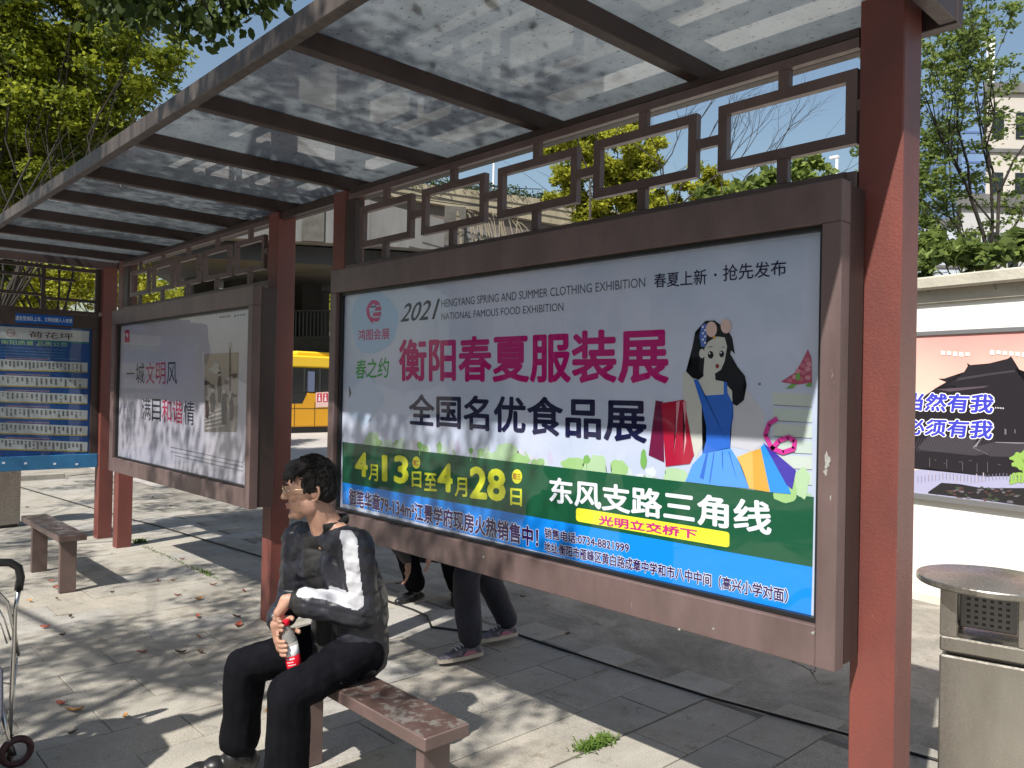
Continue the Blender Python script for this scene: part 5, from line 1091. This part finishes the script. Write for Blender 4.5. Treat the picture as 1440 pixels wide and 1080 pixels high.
# ------------------------------------------------------------------ foliage
def leafmesh(name, centers, radii, n_, size, m_, parent, flat=.6, droop=0, ret=False, shellp=.55, oval=False):
    """n_ leaves scattered through ellipsoids"""
    C_ = np.array(centers, float); Rr = np.array(radii, float)
    vol = Rr.prod(axis=1)**(2/3); pr = vol/vol.sum(); idx = rng.choice(len(C_), n_, p=pr)
    d = rng.normal(size=(n_, 3)); d /= np.linalg.norm(d, axis=1)[:, None]
    r_ = rng.random(n_)**shellp; r_ *= 1+.18*rng.normal(size=n_)
    P = C_[idx]+d*r_[:, None]*Rr[idx]
    t = rng.normal(size=(n_, 3)); t[:, 2] *= flat; t[:, 2] -= droop; t /= np.linalg.norm(t, axis=1)[:, None]
    s = rng.normal(size=(n_, 3)); s -= t*(s*t).sum(1)[:, None]; s /= np.linalg.norm(s, axis=1)[:, None]
    nn_ = np.cross(t, s)
    L_ = size*rng.uniform(.6, 1.25, n_)[:, None]; Wd = L_*.27
    a = P; b_ = P+t*L_*.5+s*Wd+nn_*L_*.06; c = P+t*L_; dd = P+t*L_*.45-s*Wd+nn_*L_*.06
    if oval:
        q1 = P+t*L_*.22+s*Wd*.85; q2 = P+t*L_*.62+s*Wd*.95+nn_*L_*.05; q3 = P+t*L_*.62-s*Wd*.95+nn_*L_*.05; q4 = P+t*L_*.22-s*Wd*.85
        V = np.stack([a, q1, q2, c-nn_*L_*.08, q3, q4], 1).reshape(-1, 3); nv = 6
    else: V = np.stack([a, b_, c, dd], 1).reshape(-1, 3); nv = 4
    if parent is not None: V = V-np.array(base(parent).translation)
    me = bpy.data.meshes.new(name); me.vertices.add(len(V)); me.vertices.foreach_set('co', V.ravel())
    me.loops.add(n_*nv); me.loops.foreach_set('vertex_index', np.arange(n_*nv, dtype=np.int32)); me.polygons.add(n_)
    me.polygons.foreach_set('loop_start', np.arange(0, n_*nv, nv, dtype=np.int32)); me.update(calc_edges=True); me.validate()
    return link(name, me, m_, parent)
def limb(bm, p, q, r0, r1, wob=.08, seg=6):
    p, q = Vector(p), Vector(q); L_ = (q-p).length; pts = []
    for k in range(seg+1):
        t = k/seg; o_ = Vector([random.gauss(0, wob*L_*.25) for _ in range(3)])*math.sin(math.pi*t); pts.append(p.lerp(q, t)+o_)
    tube(bm, pts, [r0+(r1-r0)*k/seg for k in range(seg+1)], 6); return pts
def tree(name, label, foot, clumps, nleaf, size, m_, group=None, cat='tree', tr=.16, droop=.1, fork=.35, shellp=.55, bark=None):
    foot = Vector(foot); t = thing(name, label, cat, foot, group)
    cen = [Vector(c[:3]) for c in clumps]; rad = [(c[3], c[3], c[3]*(c[4] if len(c) > 4 else .8)) for c in clumps]
    top = sum(cen, Vector())/len(cen); f = foot.lerp(top, fork); f.x = foot.x*.7+top.x*.3; f.y = foot.y*.7+top.y*.3
    b = bmesh.new(); limb(b, foot, f, tr, tr*.7)
    for c in cen:
        pp = limb(b, f, c, tr*.35, tr*.08, .1)
        for k in range(4):
            e = c+Vector([random.gauss(0, .45) for _ in range(3)])*1.4*min(2, (sum((c-f))**2)**.0) ; limb(b, pp[3+k % 3], e, tr*.12, tr*.03, .12, 4)
    obj('trunk', b, bark or BARK, t, True)
    C2, R2 = [], []
    for c, r_ in zip(cen, rad):          # break each clump into leaf sprays so that gaps and shaded hollows show
        k_ = max(5, int(24*min(1.6, r_[0])**1.3))
        for _ in range(k_):
            d = Vector([random.gauss(0, 1) for _ in range(3)]).normalized(); q = c+Vector((d.x*r_[0], d.y*r_[1], d.z*r_[2]))*random.uniform(.45, 1.0)
            rr_ = r_[0]*random.uniform(.22, .42); C2.append(tuple(q)); R2.append((rr_, rr_, rr_*.65))
    leafmesh('crown', C2, R2, nleaf, size, m_, t, droop=droop, shellp=shellp); return t
def fan(bm, p, d, L_, r_, depth, tips, spread=.45, up_=.15, mid=.8):
    if depth == 0 or L_ < .05: tips.append(p); return
    q = p+d*L_; m__ = p.lerp(q, .5)+Vector([random.gauss(0, .04*L_) for _ in range(3)])
    tube(bm, [p, m__, q], [r_, r_*.85, r_*.7], 5 if depth > 2 else 3, cap=False); tips.append(m__); tips.append(q)
    for k in range(random.choice((2, 2, 3))):
        nd = (d+Vector([random.gauss(0, spread) for _ in range(3)])+Vector((0, 0, up_))).normalized(); fan(bm, q if k < 2 else m__, nd, L_*random.uniform(.6, .9)*mid/.8, r_*.62, depth-1, tips, spread, up_, mid)

# big trees at the upper left, beyond the shelter
def clump(u, v, s, r, fl=.85): p = atD(u, v, s); return (p.x, p.y, p.z, r, fl)
cl = [clump(*c) for c in ((60, 30, 13, 1.1), (150, 20, 13, 1.0), (190, 90, 12.5, .75), (110, 120, 13, 1.0), (20, 120, 13.5, 1.2), (160, 170, 13, .7), (80, 210, 13.5, .9), (0, 220, 14, 1.1), (215, 60, 12.2, .5), (40, -80, 13, 1.4), (160, -60, 13, 1.2), (-60, 60, 14, 1.5), (-70, 200, 14, 1.5), (228, 125, 12.5, .35), (120, 250, 13.5, .6))]
tree('broadleaf_tree', 'large yellow green leafy tree above the left end of the shelter roof', (-14.6, 2.2, 0), cl, 125000, .105, LEAF_A, tr=.07, droop=.35)
cl = [clump(*c) for c in ((20, 290, 16, 1.5), (100, 280, 17, 1.1), (-60, 300, 16, 1.6), (30, 180, 16.5, 1.5), (120, 190, 17.5, 1.0), (-60, 150, 16, 1.8))]
tree('broadleaf_tree', 'darker tree mass behind the yellow green tree at left', (-16.5, 4.2, 0), cl, 60000, .15, LEAF_D, tr=.09, droop=.3)
# trees seen through the end lattice
cl = [clump(*c) for c in ((40, 395, 24, 1.6), (110, 385, 24, 1.3), (170, 400, 25, 1.1), (-20, 400, 24, 1.6), (190, 430, 26, 1.0), (60, 350, 26, 2), (130, 350, 27, 2))]
tree('broadleaf_tree', 'bright green tree seen through the end lattice above the route board', (-24.5, 7.2, 0), cl, 30000, .16, LEAF_B, tr=.09, fork=.5)
cl = [clump(*c) for c in ((430, 425, 46, 1.9), (462, 432, 46, 1.9), (450, 400, 48, 2.2), (400, 430, 47, 2.2), (330, 420, 46, 2), (225, 410, 40, 2.2), (250, 400, 44, 2.2))]
tree('broadleaf_tree', 'green trees glimpsed in daylight behind the overpass piers', (-40, 24, 0), cl, 14000, .26, LEAF_B, tr=.25, fork=.6)
# yellow green tree behind the billboard, upper middle
cl = [clump(*c) for c in ((800, 230, 14, .62), (850, 210, 14, .62), (890, 230, 14, .55), (905, 270, 14, .50), (840, 270, 14, .62), (795, 262, 14, .35), (905, 205, 14.5, .4), (870, 185, 14.5, .45), (930, 285, 14, .35), (860, 300, 14, .55), (920, 300, 13.6, .4))]
cc = atD(860, 300, 14); tree('spring_tree', 'bright yellow green tree rising behind the clothing billboard', (cc.x, cc.y, 0), cl, 44000, .085, LEAF_B, tr=.06, fork=.75)
cl = [clump(*c) for c in ((985, 262, 13, .38), (1000, 280, 13, .4), (960, 290, 13, .4), (1030, 285, 13, .3))]
cc = atD(985, 300, 13); tree('spring_tree', 'small yellow green tree beside the bare branches above the billboard', (cc.x, cc.y, 0), cl, 13000, .08, LEAF_B, tr=.04, fork=.8)
cl = [clump(*c) for c in ((1130, 238, 10, .22, .6), (1100, 252, 10, .25, .6), (1155, 235, 10, .15, .6), (1080, 255, 10, .25, .6), (1010, 285, 10, .3, .5), (1050, 270, 10, .25, .5), (1165, 260, 10, .12, .5))]
cc = atD(1110, 280, 10); tree('broadleaf_sapling', 'light green sapling just above the right top corner of the billboard', (cc.x, cc.y, 0), cl, 1700, .13, LEAF_M, tr=.035, fork=.8, shellp=.8)
# bare trees
def bare(label, u, v, s, hgt, dirs, depth, r_, seed, spread=.3):
    random.seed(seed); p = atD(u, v, s); t = thing('bare_tree', label, 'tree', (p.x, p.y, 0)); b = bmesh.new(); tube(b, [(p.x, p.y, 0), (p.x+.05, p.y, p.z*.5), tuple(p)], [r_*1.6, r_*1.3, r_], 6)
    tips = []
    for d in dirs: fan(b, p, (UP*d[1]+RT*d[0]).normalized(), d[2], r_*.8, depth, tips, spread, .12)
    obj('trunk', b, BARK, t, True); return t
bare('leafless dark tree whose twigs cross the sky above the billboard', 945, 300, 12.5, 3, ((-.2, 1, .75), (.35, 1, .8), (.8, .7, .75)), 6, .022, 5)
bare('leafless tree with forked twigs in the widest lattice window', 1010, 300, 12, 3, ((.6, .8, .7), (.1, 1, .6), (.9, .5, .5)), 6, .018, 8)
bare('leafless tree among the yellow green tree', 830, 260, 13, 3, ((-.3, 1, .6), (.3, 1, .6)), 5, .02, 21)
random.seed(31)
tv = thing('hanging_vine', 'pale bare vines hanging over the dark overpass wall', 'vine', PA(650, 340, -.4)); b = bmesh.new()
for k in range(26):
    u = random.uniform(640, 730); p = PA(u, random.uniform(292, 312), -.4); pts = [p]
    d_ = dA*random.uniform(-.1, .6)
    for j in range(7): pts.append(pts[-1]+d_*.28*(1-j*.06)+Vector((0, 0, -.05-.10*j*random.uniform(.6, 1.3)))); 
    tube(b, pts, .018, 3)
obj('stem', b, BARKP, tv)
iv = thing('ivy', 'dark green ivy growing along the top of the high parapet', 'ivy', PB_(700, 262)); cl = []
for u in range(520, 800, 9):
    p = PB_(u, yB(ptsT, u)-3)+off*.3; cl.append((p.x, p.y, p.z, random.uniform(.25, .6)))
leafmesh('leaves', [c[:3] for c in cl], [(c[3],)*3 for c in cl], 4200, .16, LEAF_D, iv)
# shrubs and twiggy tree behind the white wall, right
random.seed(4)
p = atD(1392, 385, 8.6); tw = thing('twiggy_tree', 'young twiggy tree with sparse green leaves behind the white wall', 'tree', (p.x, p.y, 0)); b = bmesh.new(); tips = []
tube(b, [(p.x, p.y, 0), (p.x, p.y, 1.4), tuple(p)], [.05, .045, .04], 8)
for (dx, dz, L_, r_) in ((-.35, 1, .85, .026), (-.8, 1, .72, .018), (.15, 1, .9, .024), (.6, 1, .7, .018), (-1.1, .75, .55, .013), (1.1, .9, .6, .014), (-.15, 1, 1.0, .02), (-.55, .6, .55, .012), (-1.3, .5, .6, .012), (-.9, 1.2, .8, .012), (-1.0, .3, .45, .01)):
    fan(b, p, (UP*dz+RT*dx+FW*random.uniform(-.3, .3)).normalized(), L_, r_, 5, tips, .30, .18, .82)
obj('trunk', b, BARK, tw, True)
tips = [q for q in tips]; random.shuffle(tips); sel = tips[:4000]
leafmesh('crown', [tuple(q) for q in sel], [(.085, .085, .04)]*len(sel), 17000, .06, LEAF_M, tw, flat=.35, shellp=.8)
cl = [clump(*c) for c in ((1310, 372, 7.6, .22, .6), (1335, 350, 7.8, .22, .7), (1400, 352, 7.4, .30, .45), (1440, 345, 7.4, .3, .5), (1360, 365, 7.5, .2, .6), (1470, 340, 7.4, .3, .5), (1300, 335, 8, .25, .8))]
cc = atD(1380, 400, 7.5); tree('leafy_shrub', 'bright leafy shrub just above the wall coping at right', (cc.x, cc.y, 0), cl, 2600, .12, LEAF_M, tr=.03, fork=.8, cat='shrub', shellp=.75)
cl = [clump(*c) for c in ((1305, 300, 8.8, .28), (1335, 270, 9, .3), (1312, 230, 9, .25), (1350, 330, 8.8, .25), (1370, 250, 9.2, .3), (1400, 300, 9, .3), (1345, 200, 9.2, .3), (1325, 165, 9.2, .25), (1430, 260, 9, .3), (1385, 190, 9.2, .25), (1425, 180, 9.2, .3), (1310, 190, 9, .2))]
C2 = [(c[0]+random.gauss(0, .12), c[1]+random.gauss(0, .12), c[2]+random.gauss(0, .16)) for c in cl for _ in range(9)]
leafmesh('crown', C2, [(.12, .12, .05)]*len(C2), 3600, .06, LEAF_M, tw, flat=.35)
# branch hanging into the top of the picture, above the roof edge, from the street tree
random.seed(9)
st_clumps = []
br = [(225, 8, 5.0, .20), (262, 22, 5.0, .22), (300, 28, 4.9, .17), (318, 22, 5, .15), (190, -5, 5.2, .22), (365, 3, 5.0, .11), (340, 0, 5.0, .13), (280, -20, 5.0, .3), (150, -20, 5.3, .3), (385, -10, 5, .12)]
pt = Vector((-2.2, -3.4, 0))
cl = [clump(u, v, s, r, .9) for u, v, s, r in br]
stt = thing('street_tree', 'street tree whose dark leaves hang into the top left corner over the roof', 'tree', pt)
b = bmesh.new(); limb(b, pt, (-2.8, -2.6, 3.4), .15, .11, .03)
for c in cl[:10]:
    limb(b, (-2.8, -1.5, 3.4) if False else (-3.0, .2, 4.6), c[:3], .03, .006, .05)
limb(b, (-2.8, -2.6, 3.4), (-3.0, .2, 4.6), .045, .025, .03)
leafmesh('crown', [c[:3] for c in cl], [(c[3], c[3], c[3]*.9) for c in cl], 900, .085, LEAF_D, stt, droop=1.3, flat=.6, shellp=.8, oval=True)
# its main crown over the pavement: clumps placed where the dapples on the ground come from
def over(u, v, h, r, n_=0):   # crown clump that shades ground pixel (u,v)
    g_ = onZ(u, v, 0); p = g_-SUN*(h/-SUN.z); return (p.x, p.y, p.z, r)
SH = [(200, 900, 5.2, .42), (130, 900, 5.1, .42), (280, 960, 5.4, .3), (330, 935, 5.3, .3), (240, 905, 5.2, .36), (150, 880, 5.0, .32), (110, 930, 5.2, .34), (200, 950, 5.4, .36), (300, 890, 5.3, .40), (330, 850, 5.5, .38), (270, 845, 5.2, .2), (60, 985, 5.4, .40), (20, 1000, 5.2, .40), (90, 1010, 5.0, .3), (10, 930, 5.5, .5), (300, 930, 5.5, .26), (350, 900, 5.0, .3), (380, 820, 5.5, .35), (345, 810, 5.2, .22), (620, 975, 5.2, .30), (690, 1010, 5.2, .22), (740, 985, 5.1, .20), (800, 1000, 5.0, .10), (580, 940, 5.3, .24), (700, 1060, 5.4, .15), (545, 905, 5.2, .22), (680, 960, 5.5, .2), (560, 985, 5.0, .3), (640, 1075, 5.0, .2)]
cr_ = [over(*q) for q in SH]
# shade higher up on the billboards and roof
def overY(u, v, y, h, r):
    g_ = onY(u, v, y); t_ = (h-g_.z)/-SUN.z; p = g_-SUN*t_; return (p.x, p.y, p.z, r)
for q in ((560, 730, 2.33, 5.5, .32), (500, 640, 2.33, 5.3, .35), (640, 690, 2.33, 5.2, .26), (620, 760, 2.33, 5.4, .20), (700, 740, 2.33, 5.3, .22), (780, 745, 2.33, 5.0, .15), (540, 660, 2.33, 5.0, .3), (320, 620, 2.33, 5.4, .34), (350, 560, 2.33, 5.4, .4), (260, 690, 2.33, 5.6, .25), (300, 690, 2.33, 5.3, .2), (720, 700, 2.33, 5.5, .2)): cr_.append(overY(*q))
for q in ((330, 60, 1.3, 5.4, .4), (420, 15, 1.3, 5.4, .45), (240, 140, 1.3, 5.5, .2), (110, 240, 1.3, 5.4, .45), (60, 270, 1.3, 5.6, .5), (560, 30, 2.0, 5.2, .3), (500, 120, 2.0, 5.4, .3), (640, 120, 2.2, 5.6, .35), (380, 180, 2.2, 5.6, .5), (300, 240, 2.2, 5.4, .5), (210, 300, 2.2, 5.7, .5), (690, 60, 2.2, 5.8, .3), (800, 150, 2.4, 5.6, .25)): cr_.append(overY(*q))
for q in ((390, 330, 2.5, 5.6, .3), (392, 450, 2.5, 5.4, .28), (385, 560, 2.5, 5.3, .25), (478, 310, 2.5, 5.5, .3), (150, 440, 2.5, 5.8, .4), (175, 560, 2.5, 5.6, .3), (150, 620, 2.5, 5.6, .25), (260, 450, 2.3, 5.6, .45), (500, 450, 2.3, 5.5, .3), (560, 400, 2.3, 5.5, .35), (640, 420, 2.3, 5.6, .35), (60, 520, 2.3, 5.6, .5), (30, 600, 2.3, 5.4, .4), (560, 560, 2.3, 5.7, .25), (620, 480, 2.3, 5.6, .3)): cr_.append(overY(*q))
for k in range(26):
    cr_.append((random.uniform(-9, -3.2), random.uniform(-3.4, -.9), random.uniform(5.4, 6.6), random.uniform(.22, .45)))
for k in range(34):   # dapple the ground behind the second billboard and beyond
    cr_.append((random.uniform(-13.5, -6.5), random.uniform(-.9, 1.6), random.uniform(4.9, 6.0), random.uniform(.18, .42)))
hub = Vector((-3.4, -2.0, 4.3)); limb(b, (-2.8, -2.6, 3.4), hub, .05, .03, .03); hub2 = Vector((-7.5, -3.4, 5.6)); limb(b, hub, hub2, .03, .02, .03)
for i, c in enumerate(cr_):
    h_ = hub if abs(c[0]-hub.x) < abs(c[0]-hub2.x) else hub2
    if i % 2 == 0: limb(b, h_, c[:3], .009, .003, .05, 5)
obj('trunk', b, BARK, stt, True)
leafmesh('crown', [c[:3] for c in cr_], [(c[3], c[3], c[3]*.8) for c in cr_], 21000, .08, LEAF_D, stt, droop=.3, shellp=.6)

# more street trees and a facade across the street, behind the camera (unseen, added to cut the sky light and show in the glass)
for k, (x, y) in enumerate(((-11, -7.5), (4.5, -7), (-3.5, -9.5))):
    tree('street_tree', ('street tree added to dim the sky light, out of view to the left', 'street tree added to dim the sky light, out of view to the right', 'street tree added to dim the sky light, unseen behind the viewer')[k], (x, y, 0), [(x+random.gauss(0, 1.3), y+random.gauss(0, 1.1), random.uniform(3.6, 6.6), random.uniform(.9, 1.4)) for _ in range(9)], 9000, .2, LEAF_D, 'added street trees out of view', tr=.16)
# ------------------------------------------------------------------ far buildings and poles
def farbox(name, label, u0, u1, vt, s, m_, depth=8, floors=0, cols=0):
    a, c = atD(u0, vt, s), atD(u1, vt, s); zt_ = (a.z+c.z)/2; d_ = Vector((c.x-a.x, c.y-a.y, 0)); L_ = d_.length; d_.normalize(); nb = Vector((-d_.y, d_.x, 0)); 
    nb = ray(u0, 400); nb.z = 0; nb.normalize()
    t = thing(name, label, 'building', (a.x, a.y, 0)); Mx = Matrix(((d_.x, nb.x, 0, a.x), (d_.y, nb.y, 0, a.y), (0, 0, 1, 0), (0, 0, 0, 1)))
    def bb_(nm, *q, m2): b = bmesh.new(); bx(b, *q, None, 0); bmesh.ops.transform(b, matrix=Mx, verts=b.verts); return obj(nm, b, m2, t)
    bb_('wall', 0, L_, 0, depth, -.01, zt_, m2=m_)
    bb_('roof_edge', -.2, L_+.2, -.2, depth+.2, zt_+.002, zt_+.5, m2=CONC)
    if floors:
        fh = 3.2
        for f in range(floors):
            z = zt_-2.4-f*fh
            if z < 1: break
            bb_('ledge', 0, L_, -.12, -.002, z-.75, z-.55, m2=CONC)
            for c2 in range(cols):
                x = L_*(c2+.25)/cols; bb_('window', x, x+L_*.5/cols, -.05, -.004, z, z+1.4, m2=BGL)
    return t
BLDG = mat('cream_building', (.48, .45, .41), .85, var=(.40, .375, .34), vscale=.3)
farbox('apartment_building', 'cream apartment building behind the twiggy tree at the right edge', 1388, 1520, 132, 42, BLDG, 10, 5, 4)
farbox('apartment_building', 'pale low block with dark ledges behind the twiggy tree', 1352, 1470, 292, 32, mat('grey_building', (.40, .40, .40), .85, var=(.34, .34, .34), vscale=.3), 6, 3, 4)
farbox('office_block', 'pale hazy office block low behind the trees at right', 1300, 1352, 318, 60, mat('pale_building', (.42, .46, .52), .8), 8, 3, 5)
# blue glass sail tower
t = thing('glass_tower', 'blue glass tower with a curved sail edge and a white vertical fin', 'tower', atD(1385, 200, 90)); t.location.z = 0
pts = [(1352, 300), (1353, 180), (1361, 122), (1373, 82), (1390, 58), (1391, 300)]; b = bmesh.new(); P9 = Plane(atD(1385, 200, 90), -FW)
f_ = [b.verts.new(P9.at(u, v)) for u, v in pts]; g_ = [b.verts.new(P9.at(u, v)+FW*12) for u, v in pts]
b.faces.new(f_); b.faces.new(g_[::-1])
for i in range(len(pts)): j = (i+1) % len(pts); b.faces.new((f_[i], f_[j], g_[j], g_[i]))
obj('glass_wall', b, mat('tower_glass', (.14, .22, .36), .35, 0), t)
b = bmesh.new(); a, c = P9.at(1391, 55), P9.at(1389, 345); q = (RT*.28)
for p_ in (0,): 
    vs = [a-q-FW*.6, a+q-FW*.6, c+q-FW*.6, c-q-FW*.6]; poly(b, vs); poly(b, [v+FW*2 for v in vs]); poly(b, [vs[0], vs[3], vs[3]+FW*2, vs[0]+FW*2]); poly(b, [vs[1], vs[2], vs[2]+FW*2, vs[1]+FW*2])
obj('fin', b, P_WHITE, t)
b = bmesh.new()
for v in range(130, 300, 14): tube(b, [P9.at(1354 if v > 180 else 1354+(180-v)*.15, v)-FW*.1, P9.at(1388, v)-FW*.1], .04, 4)
obj('floor_line', b, P_DBLUE, t)['kind'] = 'stuff'
for lab, u, v0, s in (('thin white lamp pole standing above the high parapet', 694.5, 222, 46), ('thin white pole just left of the right red post', 1177, 222, 30)):
    a = atD(u, v0, s); t = thing('lamp_pole', lab, 'pole', (a.x, a.y, 0)); b = bmesh.new(); tube(b, [(a.x, a.y, 0), a], .05, 8); obj('pole', b, P_WHITE, t); box('lamp_head', a.x-.25, a.x+.06, a.y-.08, a.y+.08, a.z, a.z+.08, P_WHITE, t)

fb = thing('added_building', 'plain unseen building added behind the viewer to block sky, mirrored in the roof glass', 'building', (-4, -27, 0))  # unseen block, added to hide part of the sky and give reflections
box('wall', -40, 30, -35, -27, -.01, 11, BLDG, fb, 0)
for i in range(14):
    for j in range(3): box('window', -38+i*4.8, -35.4+i*4.8, -26.998, -26.95, 1+j*3.3, 3+j*3.3, BGL, fb, 0)
